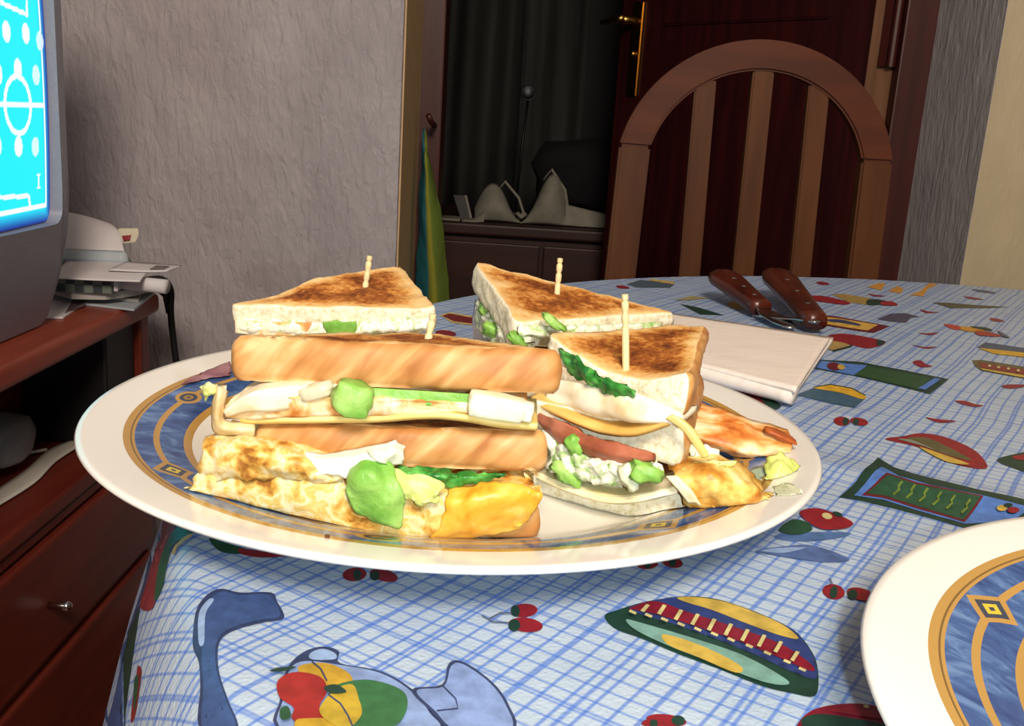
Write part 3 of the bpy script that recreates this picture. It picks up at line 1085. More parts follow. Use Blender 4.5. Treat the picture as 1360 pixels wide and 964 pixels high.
cu = math_node(nt, 'ADD', sep.outputs[0], wv)
cv_ = math_node(nt, 'ADD', sep.outputs[1], wv)
la = math_node(nt, 'MAXIMUM', pulse(cv_, .0066, .1, .00055), pulse(cv_, .0171, .35, .0007))
lb = math_node(nt, 'MAXIMUM', pulse(cu, .0067, .3, .00050), pulse(cu, .0187, .6, .0006))
la = math_node(nt, 'MULTIPLY', la, .68)
lb = math_node(nt, 'MULTIPLY', lb, .58)
line = math_node(nt, 'SUBTRACT', math_node(nt, 'ADD', la, lb), math_node(nt, 'MULTIPLY', la, lb))
ground = ramp(nt, noise_fac(nt, mp.outputs[0], 40, 2), [(.3, (164, 181, 199)), (.7, (176, 192, 208))])
nt.links.new(mix_col(nt, line, ground, srgb((52, 104, 194))), b.inputs['Base Color'])
tw = node(nt, 'ShaderNodeTexNoise', Scale=700.0, Detail=1.0)
nt.links.new(mp.outputs[0], tw.inputs['Vector'])
bump(nt, b, tw.outputs['Fac'], .35, .0008)

bm = bmesh.new()
NA = 420
rs = [0.0, .02] + [.02 + .0071 * i for i in range(1, 80)]
rs = [r for r in rs if r < R0 - .002]
ss = list(rs)
r = R0 - .002
s = r
while len(ss) < len(rs) or drop(r - R0) < .24:
    rs.append(r); ss.append(s)
    dr = .0016 if r < R0 + .02 else .003
    s += math.hypot(dr, drop(r + dr - R0) - drop(r - R0))
    r += dr
uvs = {}
rings = []
for r, s in zip(rs, ss):
    if r == 0:
        v = bm.verts.new((TC.x, TC.y, zcloth(TC.x, TC.y))); uvs[0] = (TC.x, TC.y); rings.append([v]); continue
    ring_ = []
    for k in range(NA):
        a = k * math.tau / NA
        x, y = TC.x + r * math.cos(a), TC.y + r * math.sin(a)
        v = bm.verts.new((x, y, zcloth(x, y)))
        ring_.append(v)
    rings.append(ring_)
bm.verts.index_update()
uvl = bm.loops.layers.uv.new('UVMap')


def quad(vs_, co):
    f = bm.faces.new(vs_)
    for l, c_ in zip(f.loops, co):
        l[uvl].uv = c_


def fl_uv(i, k):
    a = k * math.tau / NA
    return (TC.x + ss[i] * math.cos(a), TC.y + ss[i] * math.sin(a))


for k in range(NA):
    k2 = (k + 1) % NA
    quad((rings[0][0], rings[1][k], rings[1][k2]), ((TC.x, TC.y), fl_uv(1, k), fl_uv(1, k + 1)))
    for i in range(1, len(rs) - 1):
        quad((rings[i][k], rings[i + 1][k], rings[i + 1][k2], rings[i][k2]), (fl_uv(i, k), fl_uv(i + 1, k), fl_uv(i + 1, k + 1), fl_uv(i, k + 1)))
cloth = tag(obj('tablecloth', bm, M_cloth), 'pale blue checked tablecloth printed with fruit, jugs and seed packets', 'tablecloth')

# printed motifs: thin films of ink lying on the cloth
INK = {}


def ink(c):
    k = 'ink_%d_%d_%d' % c
    if k not in INK:
        d = tuple(max(0, int(v * .82)) for v in c)
        INK[k] = mat(k, [d, c], 180, 3, rough=.42, spec=.4)
    return INK[k]


def smooth_poly(p, n=5):
    out = []
    m_ = len(p)
    for i in range(m_):
        p0, p1, p2, p3 = (Vector(p[(i + k) % m_]) for k in (-1, 0, 1, 2))
        for j in range(n):
            u = j / n
            out.append(tuple(0.5 * ((2 * p1) + (p2 - p0) * u + (2 * p0 - 5 * p1 + 4 * p2 - p3) * u * u + (3 * p1 - p0 - 3 * p2 + p3) * u ** 3)))
    return out


def motif(name, layers):
    """layers: (colour, photograph outline, 's' smooth or 'l' straight)"""
    bm = bmesh.new()
    mats_ = []
    for li, (c, p, *k) in enumerate(layers):
        m_ = ink(c)
        if m_ not in mats_:
            mats_.append(m_)
        t = bmesh.new()
        if isinstance(p, tuple):                       # a pen stroke: strip of quads
            va, vb = ([t.verts.new((q.x, q.y, 0)) for q in [hit(x, y) for x, y in sd]] for sd in p)
            for i in range(len(va) - 1):
                t.faces.new((va[i], va[i + 1], vb[i + 1], vb[i]))
        else:
            pts = smooth_poly(p) if (k and k[0] == 's') else p
            t.faces.new([t.verts.new((q.x, q.y, 0)) for q in [hit(x, y) for x, y in pts]])
        bmesh.ops.triangulate(t, faces=t.faces[:])
        for _ in range(4):
            es = [e for e in t.edges if e.calc_length() > (.0036 if abs((e.verts[0].co.xy - TC.xy).length - R0) < .04 else .008)]
            if not es or len(t.faces) > 3000:
                break
            bmesh.ops.subdivide_edges(t, edges=es, cuts=1)
            bmesh.ops.triangulate(t, faces=t.faces[:])
        for v in t.verts:
            v.co.z = zcloth(v.co.x, v.co.y) + .00035 + .00012 * li
        for f in t.faces:
            f.material_index = mats_.index(m_)
        merge(bm, t)
    return obj(name, bm, mats_, cloth, smooth=True)


def ell(cx, cy, rx, ry, rot=0, n=18):
    c_, s_ = math.cos(math.radians(rot)), math.sin(math.radians(rot))
    return [(cx + rx * math.cos(t) * c_ - ry * math.sin(t) * s_, cy + rx * math.cos(t) * s_ + ry * math.sin(t) * c_) for t in [k * math.tau / n for k in range(n)]]


def stroke(p, w):
    """closed outline of a pen stroke through photograph points"""
    a, b_ = [], []
    for i, q in enumerate(p):
        d = Vector(p[min(i + 1, len(p) - 1)]) - Vector(p[max(i - 1, 0)])
        n = Vector((-d.y, d.x)).normalized() * w / 2
        a.append((q[0] + n.x, q[1] + n.y)); b_.append((q[0] - n.x, q[1] - n.y))
    return (a, b_)


GRN, DGR, RED, CRI, NAV, YEL, CRM = (38, 82, 56), (30, 62, 50), (142, 32, 42), (130, 24, 44), (46, 62, 118), (202, 172, 76), (206, 194, 134)
SLT, BLU, PBL, OLV, GRY, MAR, TEA = (64, 88, 138), (86, 130, 208), (150, 176, 216), (98, 92, 60), (86, 92, 116), (104, 28, 40), (120, 164, 152)
TAN, INKD = (176, 150, 92), (54, 66, 104)


def cherries(a, b_, stem=None):
    L = []
    for (cx, cy, rx, ry, rot, lx) in (a, b_):
        L.append((RED, ell(cx, cy, rx, ry, rot)))
        L.append((DGR, ell(cx + lx * rx * .72, cy + .1 * ry, rx * .34, ry * .85, rot)))
    for s in (stem or []):
        L.append((GRY, stroke(s, 1.6)))
    motif('printed_cherries', L)


motif('printed_striped_bowl', [
    (DGR, [(803, 819), (821, 811), (846, 803), (875, 797), (912, 793), (953, 797), (1002, 813), (1048, 834), (1068, 852), (1083, 877), (1087, 906), (1081, 926), (1052, 922), (1011, 912), (953, 889), (904, 871), (854, 850), (817, 836)], 's'),
    (NAV, [(836, 808), (870, 799), (912, 795), (1000, 814), (1046, 834), (1066, 852), (1081, 877), (1083, 903), (1050, 893), (1000, 870), (950, 850), (890, 829), (850, 817)], 's'),
    (YEL, [(899, 796), (924, 795), (962, 801), (1002, 815), (1040, 832), (1060, 850), (1036, 846), (994, 831), (945, 812), (915, 803)], 's'),
    (CRI, [(836, 810), (870, 801), (912, 815), (969, 833), (1035, 857), (1076, 884), (1077, 894), (1035, 876), (978, 853), (920, 833), (870, 818), (842, 812)], 's'),
    (TEA, [(831, 826), (854, 831), (928, 853), (990, 875), (1043, 905), (1042, 913), (1011, 908), (953, 886), (895, 864), (846, 841)], 's'),
    (YEL, [(880, 846), (915, 855), (955, 872), (985, 890), (976, 897), (928, 877), (887, 860)], 's')]
    + [(CRM, [(x, y), (x + 5, y + 1.5), (x - 3, y + h), (x - 8, y + h - 2)]) for x, y, h in ((858, 806, 11), (880, 807, 14), (902, 814, 15), (924, 820, 16), (946, 827, 17), (968, 834, 17), (990, 842, 17), (1012, 850, 17), (1034, 859, 16), (1056, 873, 14))]
    + [(CRM, [(x, y), (x + 9, y + 4), (x + 7, y + 7), (x - 2, y + 3)]) for x, y in ((836, 818), (857, 823), (878, 829), (900, 836), (922, 843), (944, 850), (966, 858), (990, 867), (1014, 877), (1040, 889), (1060, 900))])
cherries((696, 812, 18, 9, -4, -.9), (698, 832, 23, 9.5, 6, -.9), [[(640, 820), (655, 829), (675, 830)], [(650, 825), (665, 817), (680, 818)]])
cherries((471, 764, 16, 9, -6, .3), (510, 766, 19, 8, 14, -.9), [[(476, 756), (479, 751)], [(493, 756), (490, 752)]])
cherries((1107, 787, 15, 10, 12, .0), (1143, 791, 19, 8, 14, -.8), [[(1105, 778), (1102, 771)]])
cherries((860, 751, 14, 6, -5, 0), (893, 749, 14, 7, 10, 0))
cherries((885, 958, 27, 8, 6, .8), (868, 963, 16, 6, 0, 0))
cherries((1118, 560, 11, 6, 5, .6), (1141, 561, 12, 5, 10, -.5))
motif('printed_melon', [(CRI, [(1060, 962), (1080, 944), (1120, 936), (1160, 938), (1190, 950), (1198, 975), (1120, 985), (1062, 975)], 's'),
                        (DGR, [(1064, 958), (1090, 950), (1140, 957), (1180, 966), (1150, 980), (1080, 975)], 's'),
                        (RED, [(1100, 945), (1140, 942), (1175, 950), (1180, 958), (1140, 953)], 's')]
      + [(CRM, ell(x, y, 4, 2.2, 15)) for x, y in ((1150, 941), (1168, 945), (1184, 952))])
motif('printed_jug_handle', [
    (INKD, [(256, 858), (260, 814), (274, 792), (293, 783), (319, 788), (360, 788), (368, 800), (377, 822), (348, 828), (312, 838), (294, 850), (289, 869), (292, 898), (303, 931), (315, 970), (266, 970), (266, 915), (264, 881)], 's'),
    (SLT, [(268, 852), (268, 818), (280, 796), (296, 787), (319, 792), (356, 792), (372, 819), (345, 825), (309, 835), (291, 848), (286, 869), (289, 898), (300, 931), (312, 970), (270, 970), (270, 915), (268, 881)], 's'),
    (PBL, [(264, 856), (264, 818), (276, 799), (284, 799), (273, 818), (271, 856)], 's')])
motif('printed_fruit_jug', [
    (INKD, [(402, 868), (428, 860), (450, 866), (452, 882), (507, 893), (549, 918), (574, 948), (576, 972), (380, 972), (372, 930), (381, 890)], 's'),
    ((140, 164, 210), [(404, 880), (452, 885), (506, 896), (546, 920), (570, 948), (571, 972), (384, 972), (376, 930), (384, 893)], 's'),
    (PBL, [(412, 870), (428, 864), (445, 870), (444, 878), (414, 878)], 's'),
    (INKD, [(547, 919), (587, 912), (596, 884), (616, 882), (654, 909), (676, 940), (681, 972), (602, 972), (573, 948)], 's'),
    ((134, 158, 208), [(553, 921), (589, 915), (599, 888), (616, 886), (652, 912), (672, 941), (677, 972), (606, 972), (577, 947)], 's'),
    (INKD, stroke([(587, 914), (605, 932), (608, 945), (580, 948)], 2.2)),
    ((196, 156, 46), [(396, 890), (432, 885), (461, 897), (467, 911), (440, 922), (410, 910)], 's'),
    ((160, 40, 38), [(368, 912), (382, 900), (404, 898), (428, 906), (434, 924), (424, 944), (432, 960), (410, 972), (388, 960), (390, 945), (372, 932)], 's'),
    ((196, 156, 46), [(392, 964), (410, 960), (440, 962), (470, 980), (400, 985)], 's'),
    ((56, 112, 66), [(440, 928), (449, 915), (490, 909), (532, 922), (541, 942), (528, 968), (490, 978), (450, 972), (428, 956)], 's'),
    ((190, 160, 50), [(426, 944), (446, 922), (468, 916), (476, 934), (480, 956), (462, 974), (440, 968), (426, 956)], 's'),
    (INKD, stroke([(436, 930), (452, 942), (462, 958), (468, 972)], 2.2)), (INKD, stroke([(414, 886), (426, 896), (434, 912)], 2)),
    (DGR, [(358, 900), (370, 895), (394, 894), (376, 900)], 's'), (DGR, [(430, 922), (446, 918), (460, 928), (440, 930)], 's'), (GRN, [(372, 952), (382, 948), (386, 962), (374, 966)], 's')])
motif('printed_border', [
    (DGR, [(189, 703), (204, 688), (200, 720), (196, 751), (184, 800), (171, 842), (162, 857), (160, 830), (176, 758)], 's'),
    (INKD, [(204, 688), (212, 692), (206, 740), (196, 770), (186, 806), (168, 846), (184, 796), (198, 746)], 's'),
    ((132, 46, 50), [(206, 694), (232, 699), (222, 730), (211, 762), (204, 808), (186, 808), (196, 770), (206, 730)], 's'),
    (GRN, [(239, 699), (262, 706), (232, 724), (222, 752), (216, 782), (205, 800), (211, 752), (222, 722)], 's'),
    (YEL, stroke([(254, 713), (243, 719), (233, 729), (230, 738)], 4)),
    (SLT, [(150, 905), (160, 868), (170, 848), (160, 890), (150, 935), (142, 960), (140, 950)], 's')])
motif('printed_border', [(GRN, [(278, 716), (300, 722), (330, 732), (322, 737), (292, 733)], 's'), ((150, 40, 44), [(318, 730), (350, 734), (385, 739), (350, 742), (322, 738)], 's')])
motif('printed_chilli', [((130, 44, 44), [(183, 886), (188, 890), (187, 905), (180, 950), (174, 960), (176, 930), (180, 905)], 's'), (GRN, [(178, 905), (184, 900), (182, 925), (178, 945)], 's')])
motif('printed_seed_packet', [
    (DGR, [(1166, 608), (1187, 621), (1215, 630), (1243, 637), (1300, 651), (1375, 668), (1375, 700), (1283, 702), (1243, 691), (1187, 676), (1140, 665), (1114, 661), (1137, 640)]),
    (BLU, [(1171, 621), (1193, 633), (1236, 645), (1305, 659), (1342, 668), (1370, 676), (1345, 692), (1282, 697), (1218, 679), (1174, 665), (1134, 659)]),
    (MAR, [(1177, 629), (1218, 642), (1306, 660), (1281, 695), (1218, 677), (1174, 663), (1144, 659)]),
    ((40, 84, 60), [(1179, 632), (1218, 645), (1302, 661), (1279, 692), (1218, 674), (1174, 660), (1150, 657)])]
    + [((110, 134, 54), stroke([(x + 8, y - 9), (x + 3, y - 2), (x + 4, y + 2), (x - 4, y + 9)], 3.2)) for x, y in ((1190, 650), (1207, 655), (1224, 660), (1242, 665), (1260, 670), (1280, 676))]
    + [(YEL, ell(1330, 679, 7, 4)), (RED, ell(1345, 682, 8, 4)), (DGR, ell(1338, 676, 6, 3))])
motif('printed_seed_packet', [
    (DGR, [(1087, 478), (1143, 481), (1200, 492), (1260, 504), (1235, 524), (1180, 510), (1137, 500), (1080, 490)]),
    (BLU, [(1090, 480), (1152, 486), (1134, 499), (1084, 489)]),
    ((44, 84, 52), [(1153, 487), (1237, 503), (1220, 518), (1136, 499)]),
    (BLU, [(1241, 503), (1249, 505), (1229, 519), (1219, 517)]),
    (MAR, ell(1108, 488, 10, 5, 8)), (YEL, ell(1117, 489, 5, 3.5, 8))])
motif('printed_half_melon', [(SLT[:1] + (98, 122), [(1057, 525), (1081, 515), (1149, 530), (1134, 542)], 'l'), ((216, 170, 50), [(1081, 516), (1103, 512), (1131, 517), (1148, 525), (1146, 531), (1115, 522)], 's'), (DGR, stroke([(1081, 515), (1103, 511.5), (1131, 516.5), (1149, 526)], 1.2))])
motif('printed_red_pepper', [
    (RED, [(1176, 584), (1199, 580), (1224, 576), (1258, 582), (1296, 600), (1311, 622), (1280, 620), (1243, 608), (1218, 594)], 's'),
    (OLV, [(1205, 583), (1228, 582), (1252, 591), (1290, 612), (1260, 606), (1225, 593)], 's'),
    ((132, 140, 120), [(1192, 584), (1212, 586), (1240, 598), (1220, 592)], 's'),
    (YEL, [(1221, 595), (1249, 604), (1287, 618), (1262, 616), (1240, 607)], 's')])
motif('printed_leaf', [(DGR, [(1324, 612), (1342, 605), (1372, 602), (1372, 628), (1345, 622)], 's'), (RED, [(1345, 607), (1372, 604), (1372, 612), (1350, 611)], 's')])
for p in ([(1268, 533), (1282, 533), (1294, 537), (1306, 539), (1296, 541), (1280, 538)], [(1229, 555), (1245, 557), (1270, 560), (1248, 562)],
          [(1212, 481), (1222, 479), (1230, 484), (1238, 487), (1222, 488)], [(1330, 513), (1342, 511), (1368, 512), (1350, 516), (1336, 516)],
          [(1219, 442.5), (1232, 443), (1246, 442), (1236, 445.5)], [(1210, 458), (1226, 461), (1244, 461), (1230, 463.5)],
          [(1222, 411), (1234, 414), (1247, 415), (1230, 416)], [(1280, 394), (1292, 395), (1306, 398), (1290, 397.5)],
          [(1314, 423), (1324, 423.5), (1334, 427), (1320, 427)], [(818, 380), (828, 379.5), (836, 383), (824, 383.5)],
          [(952, 372), (962, 371), (968, 374), (956, 375)], [(1084, 375), (1094, 374.5), (1102, 378), (1090, 378.5)], [(1153, 390.5), (1164, 392), (1177, 393.5), (1162, 394)],
          [(1062, 405), (1078, 406), (1076, 409), (1064, 409)]):
    motif('printed_cherries', [((140, 36, 52), p, 's')])
motif('printed_melon', [(OLV, [(1291, 479), (1303, 478.5), (1370, 489), (1370, 505), (1303, 492.5), (1295, 487)]), ((136, 50, 48), [(1298, 482), (1370, 493), (1370, 500), (1304, 489)]), (YEL, [(1303, 490), (1370, 501), (1370, 504.5), (1304, 492)])]
      + [(CRM, ell(x, y, 2.2, 1.6)) for x, y in ((1314, 487), (1326, 489), (1339, 491), (1352, 494))])
motif('printed_half_melon', [((74, 88, 112), [(1297, 462), (1308, 455), (1370, 464), (1370, 470), (1330, 466)]), ((216, 170, 50), [(1299, 462.5), (1370, 470), (1370, 476), (1320, 470.5)])])
motif('printed_fruit_row', [((186, 60, 44), [(1253, 431), (1270, 432.5), (1283, 437), (1267, 438)], 's'), ((206, 150, 50), [(1277, 434), (1300, 437), (1310, 442), (1280, 440)], 's'), ((160, 52, 44), [(1296, 440), (1316, 442), (1330, 447.5), (1300, 446)], 's'), (DGR, [(1288, 434), (1310, 436), (1318, 440), (1300, 438)], 's'), (GRY, [(1325, 440), (1341, 449), (1332, 448)], 's')])
motif('printed_spear_leaf', [((84, 82, 58), [(1238, 402), (1261, 402.5), (1290, 405), (1340, 408), (1305, 409.5), (1262, 409.5)])])
motif('printed_spear_leaf', [(GRY, [(1289, 384), (1310, 386), (1323, 389), (1320, 390), (1300, 388)])])
motif('printed_animal', [((80, 80, 102), [(1165, 424), (1182, 417), (1202, 416), (1221, 421), (1210, 422.5), (1203, 429), (1180, 427)])])
motif('printed_label_packet', [(MAR, [(1080, 417.5), (1111, 420.5), (1146, 427), (1182, 433.5), (1160, 442.5), (1140, 440), (1086, 431)]), ((216, 178, 86), [(1084, 420), (1111, 423), (1166, 432), (1152, 439.5), (1122, 435), (1086, 429)]), (INKD, [(1099, 425), (1115, 425), (1130, 428), (1141, 431), (1141, 433.5), (1120, 430), (1102, 428)], 's')])
motif('printed_strawberry', [((140, 34, 44), [(1098, 447), (1115, 443.5), (1140, 446), (1176, 454.5), (1155, 463), (1132, 459), (1101, 452)], 's'), (DGR, [(1165, 452), (1176, 454.5), (1166, 460)], 's'), (TAN, [(1100, 453), (1128, 459), (1108, 466), (1098, 462)], 's'), (DGR, stroke([(1106, 467), (1122, 463), (1132, 460)], 2))])
motif('printed_wrapped_sweet', [((168, 142, 82), [(1104, 391), (1120, 390.5), (1157, 396.5), (1152, 405), (1128, 402)]), ((148, 36, 46), [(1063, 394), (1093, 393.5), (1128, 402), (1120, 405), (1096, 402), (1063, 398)], 's'), (DGR, [(1152, 399), (1165, 398), (1180, 402), (1165, 405.5), (1152, 405)], 's'), ((160, 40, 46), [(1170, 402), (1184, 401), (1192, 406), (1172, 406)], 's')])
for p in ([(1152, 381), (1168, 376), (1176, 377), (1170, 386)], [(1180, 387), (1192, 380), (1200, 384), (1196, 390)], [(1208, 392), (1222, 387), (1234, 376), (1246, 378), (1232, 384), (1226, 394)]):
    motif('printed_trumpet', [((214, 156, 66), p)])
motif('printed_book', [((78, 96, 112), [(832, 377.5), (851, 372), (896, 378), (890, 382.5), (845, 382)]), ((206, 178, 108), [(864, 371), (896, 374.5), (894, 378), (862, 373)])])
motif('printed_leaf', [(DGR, [(903, 404), (925, 408), (962, 419), (930, 418)])])
motif('printed_pear', [((206, 158, 82), ell(981, 406, 15, 5, 6)), ((170, 160, 110), [(896, 399), (918, 393.5), (942, 396), (915, 399)])])
motif('printed_melon', [((206, 178, 120), [(584, 419), (596, 415), (640, 422), (640, 434), (600, 429)]), ((118, 40, 40), [(587, 420), (597, 417), (640, 425), (640, 432), (602, 427)])])
motif('printed_ribbon', [((74, 92, 118), [(572, 389), (580, 386), (606, 393), (584, 399), (570, 397)])])
motif('printed_cherries', [((132, 40, 46), ell(592, 443, 14, 4, 6))])
motif('printed_apple_jug', [
    ((84, 116, 168), [(1028, 713), (1060, 708), (1126, 708), (1120, 714), (1085, 719), (1046, 719)], 's'),
    ((84, 108, 160), [(1003, 733), (1040, 727), (1081, 726), (1128, 744), (1100, 748), (1062, 744), (1024, 738)], 's'), (PBL, [(1010, 733), (1040, 729), (1070, 729), (1040, 736)], 's'),
    (GRN, [(1034, 706), (1052, 692), (1072, 696), (1078, 706), (1056, 712)], 's'),
    (RED, [(1062, 682), (1081, 677), (1103, 682), (1132, 696), (1122, 704), (1092, 705), (1071, 694)], 's'), (CRM, ell(1098, 688, 7, 4, 15)), (DGR, ell(1112, 686, 7, 3, 20))])
motif('printed_melon', [((120, 34, 42), [(958, 514), (996, 515), (1036, 538), (1022, 544), (986, 528)], 's'), (DGR, [(1010, 525), (1037, 539), (1022, 545)], 's')])

# ------------------------------------------------------------------ plates
PROF = [(0, .0022), (.085, .0022), (.094, .0030), (.106, .0088), (.118, .0136), (.1335, .0172), (.146, .0198), (.1492, .0208), (.150, .0220), (.1492, .0231), (.147, .0228),
        (.1338, .0207), (.118, .0170), (.106, .0124), (.100, .0090), (.094, .0062), (.088, .0050), (.07, .0046), (0, .0046)]


def plate_mat():
    m, nt, b = base_mat('glazed_banded_china', .12, .5)
    t = nt.nodes.new('ShaderNodeTexCoord')
    sp = nt.nodes.new('ShaderNodeSeparateXYZ'); nt.links.new(t.outputs['Object'], sp.inputs[0])
    x, y, z = sp.outputs
    r = math_node(nt, 'SQRT', math_node(nt, 'ADD', math_node(nt, 'MULTIPLY', x, x), math_node(nt, 'MULTIPLY', y, y)))
    ang = math_node(nt, 'ARCTAN2', y, x)

    def within(lo, hi):
        return math_node(nt, 'MULTIPLY', math_node(nt, 'GREATER_THAN', r, lo), math_node(nt, 'LESS_THAN', r, hi))
    v = coords(nt, (1, 1, 1))
    blue = ramp(nt, noise_fac(nt, coords(nt, (1, .45, 1), rot=(0, 0, .7)), 130, 4, .65, .6), [(.3, (40, 62, 118)), (.5, (62, 94, 148)), (.62, (94, 126, 174)), (.75, (120, 146, 186))])
    gold = srgb((182, 142, 76))
    col = mix_col(nt, within(.1085, .1325), srgb((232, 230, 224)), blue)
    col = mix_col(nt, within(.1290, .1332), col, gold)
    col = mix_col(nt, within(.1080, .1112), col, gold)
    col = mix_col(nt, within(.1300, .1306), col, srgb((120, 92, 50)))
    col = mix_col(nt, within(.1200, .1223), col, gold)
    for off, kind in ((0.0, 'd'), (.5, 'o')):
        f = math_node(nt, 'FRACT', math_node(nt, 'MULTIPLY_ADD', ang, 4 / math.tau, off))
        s = math_node(nt, 'MULTIPLY', math_node(nt, 'SUBTRACT', f, .5), math.tau / 4 * .121)
        dr = math_node(nt, 'SUBTRACT', r, .1212)
        sa, ra = math_node(nt, 'ABSOLUTE', s), math_node(nt, 'ABSOLUTE', dr)
        if kind == 'd':
            q = math_node(nt, 'ADD', math_node(nt, 'DIVIDE', sa, .0105), math_node(nt, 'DIVIDE', ra, .0075))
        else:
            q = math_node(nt, 'SQRT', math_node(nt, 'ADD', math_node(nt, 'POWER', math_node(nt, 'DIVIDE', sa, .0082), 2.0), math_node(nt, 'POWER', math_node(nt, 'DIVIDE', ra, .0048), 2.0)))
        col = mix_col(nt, math_node(nt, 'LESS_THAN', q, 1.0), col, gold)
        col = mix_col(nt, math_node(nt, 'LESS_THAN', q, .68), col, srgb((58, 66, 84)))
        col = mix_col(nt, math_node(nt, 'LESS_THAN', q, .38), col, srgb((214, 188, 60) if kind == 'd' else (150, 120, 66)))
        col = mix_col(nt, math_node(nt, 'LESS_THAN', q, .14), col, srgb((58, 66, 84)))
    nt.links.new(col, b.inputs['Base Color'])
    return m


M_plate = plate_mat()


def plate(c, rot, label):
    bm = bmesh.new()
    lathe(bm, PROF[:], (c[0], c[1], ZT), 160)
    t = bmesh.new(); lathe(t, [(.072, .0028), (.073, 0.0012), (.076, 0.0008), (.078, .0028)], (c[0], c[1], ZT), 96)
    o = obj('plate', bm, M_plate, at=(c[0], c[1], ZT))
    o.rotation_euler.z = math.radians(rot)
    merge(b2 := bmesh.new(), t)
    for v in b2.verts:
        v.co -= Vector((c[0], c[1], ZT))
    me = bpy.data.meshes.new('foot_ring'); b2.to_mesh(me); b2.free(); me.materials.append(M_plate)
    f = bpy.data.objects.new('foot_ring', me); COL.objects.link(f); f.parent = o
    return tag(o, label, 'plate', 'dinner plates on the tablecloth')


plate((-.0218, .407), -142.3 - 45, 'white dinner plate with blue and gold band carrying the club sandwiches')
plate((.237, .188), 141 - 45, 'empty white dinner plate with blue and gold band, cut off at lower right')
# ------------------------------------------------------------------ food materials
def bread_mats():
    # toasted face: browner away from the rim of the slice
    m, nt, b = base_mat('toasted_bread', .62, .3)
    a = nt.nodes.new('ShaderNodeAttribute'); a.attribute_name = 'inner'
    v = coords(nt)
    n1 = noise_fac(nt, v, 62, 3, .6, .4)
    n2 = noise_fac(nt, v, 420, 3, .65)
    f = math_node(nt, 'ADD', math_node(nt, 'MULTIPLY', n1, .62), math_node(nt, 'MULTIPLY', n2, .38))
    k = math_node(nt, 'MULTIPLY_ADD', a.outputs['Fac'], .34, -.22)
    f = math_node(nt, 'ADD', f, k)
    nt.links.new(ramp(nt, f, [(.30, (236, 200, 142)), (.44, (222, 174, 104)), (.54, (196, 132, 62)), (.63, (150, 84, 32)), (.74, (92, 46, 18))]), b.inputs['Base Color'])
    bump(nt, b, n2, .5, .0008)
    # crust: tan with slanting pale streaks
    m2, nt, b = base_mat('bread_crust', .5, .35)
    v = coords(nt, (1, .3, .22), rot=(math.radians(20), math.radians(-42), 0))
    n1 = noise_fac(nt, v, 190, 2, .5, .4)
    n2 = noise_fac(nt, coords(nt), 40, 2)
    f = math_node(nt, 'ADD', math_node(nt, 'MULTIPLY', n1, .6), math_node(nt, 'MULTIPLY', n2, .4))
    nt.links.new(ramp(nt, f, [(.34, (164, 106, 52)), (.46, (188, 132, 74)), (.55, (203, 152, 92)), (.66, (220, 180, 126))]), b.inputs['Base Color'])
    bump(nt, b, noise_fac(nt, v, 260, 2), .25, .0006)
    # crumb
    m3, nt, b = base_mat('bread_crumb', .8, .2)
    n1 = noise_fac(nt, coords(nt), 420, 4, .65)
    nt.links.new(ramp(nt, n1, [(.32, (206, 190, 150)), (.45, (232, 222, 192)), (.6, (242, 236, 214))]), b.inputs['Base Color'])
    bump(nt, b, n1, .6, .001)
    return [m, m2, m3]


M_bread = bread_mats()
M_cheese = mat('sliced_cheese', [(236, 204, 116), (242, 214, 132), (246, 222, 150)], 60, rough=.42)
M_chick = mat('grilled_chicken', [(196, 122, 56), (228, 186, 122), (242, 226, 192), (246, 236, 212)], 95, 4, rough=.45, bmp=.4, bdist=.001, dist=.8)
M_chickw = mat('pale_chicken', [(222, 196, 150), (244, 232, 206), (248, 240, 222)], 70, 3, rough=.45, bmp=.3)
M_strip = mat('browned_chicken_strip', [(184, 92, 34), (216, 140, 66), (238, 196, 136), (246, 226, 190)], 110, 3, (.5, 1, 1.4), rough=.4, dist=.6)
M_omel = mat('mottled_omelette', [(150, 96, 34), (206, 154, 66), (226, 196, 116), (236, 222, 178), (222, 186, 96), (230, 206, 136)], 120, 5, rough=.4, bmp=.5, bdist=.0018, dist=.25)
M_omely = mat('golden_omelette', [(200, 126, 30), (224, 164, 46), (234, 186, 74), (240, 208, 118)], 70, 3, rough=.36, bmp=.3, bdist=.001, dist=.5)
M_lett = mat('light_lettuce', [(104, 164, 60), (136, 186, 84), (170, 206, 116)], 75, 4, rough=.4, bmp=.5, bdist=.0015, bscale=210)
M_lettd = mat('dark_lettuce', [(28, 92, 34), (52, 136, 50), (104, 184, 88)], 120, 3, rough=.36, bmp=.3, dist=.8)
M_letty = mat('yellow_lettuce', [(190, 208, 98), (214, 224, 130), (232, 236, 170)], 80, 3, rough=.42)
M_lettw = mat('lettuce_rib', [(216, 224, 186), (236, 240, 216)], 80, 3, rough=.4)
M_mayo = mat('mayonnaise', [(236, 234, 222), (246, 245, 238)], 60, rough=.25)
M_mix = mat('creamy_lettuce_mix', [(128, 178, 92), (198, 218, 166), (238, 238, 220), (246, 246, 236), (182, 208, 146)], 170, 4, rough=.3, bmp=.6, bdist=.002, dist=1.2)
M_bacon = mat('bacon', [(136, 72, 50), (166, 96, 70), (186, 118, 92)], 80, 3, (.5, 1, 1), rough=.4, bmp=.3)
M_ham = mat('red_onion', [(116, 72, 92), (160, 112, 120), (182, 142, 150)], 60, 3, rough=.3)
M_pick = mat('toothpick_wood', [(226, 204, 150), (236, 216, 168)], 120, 2, (1, 1, .2), rough=.6)

PC = Vector((-.0218, .407))


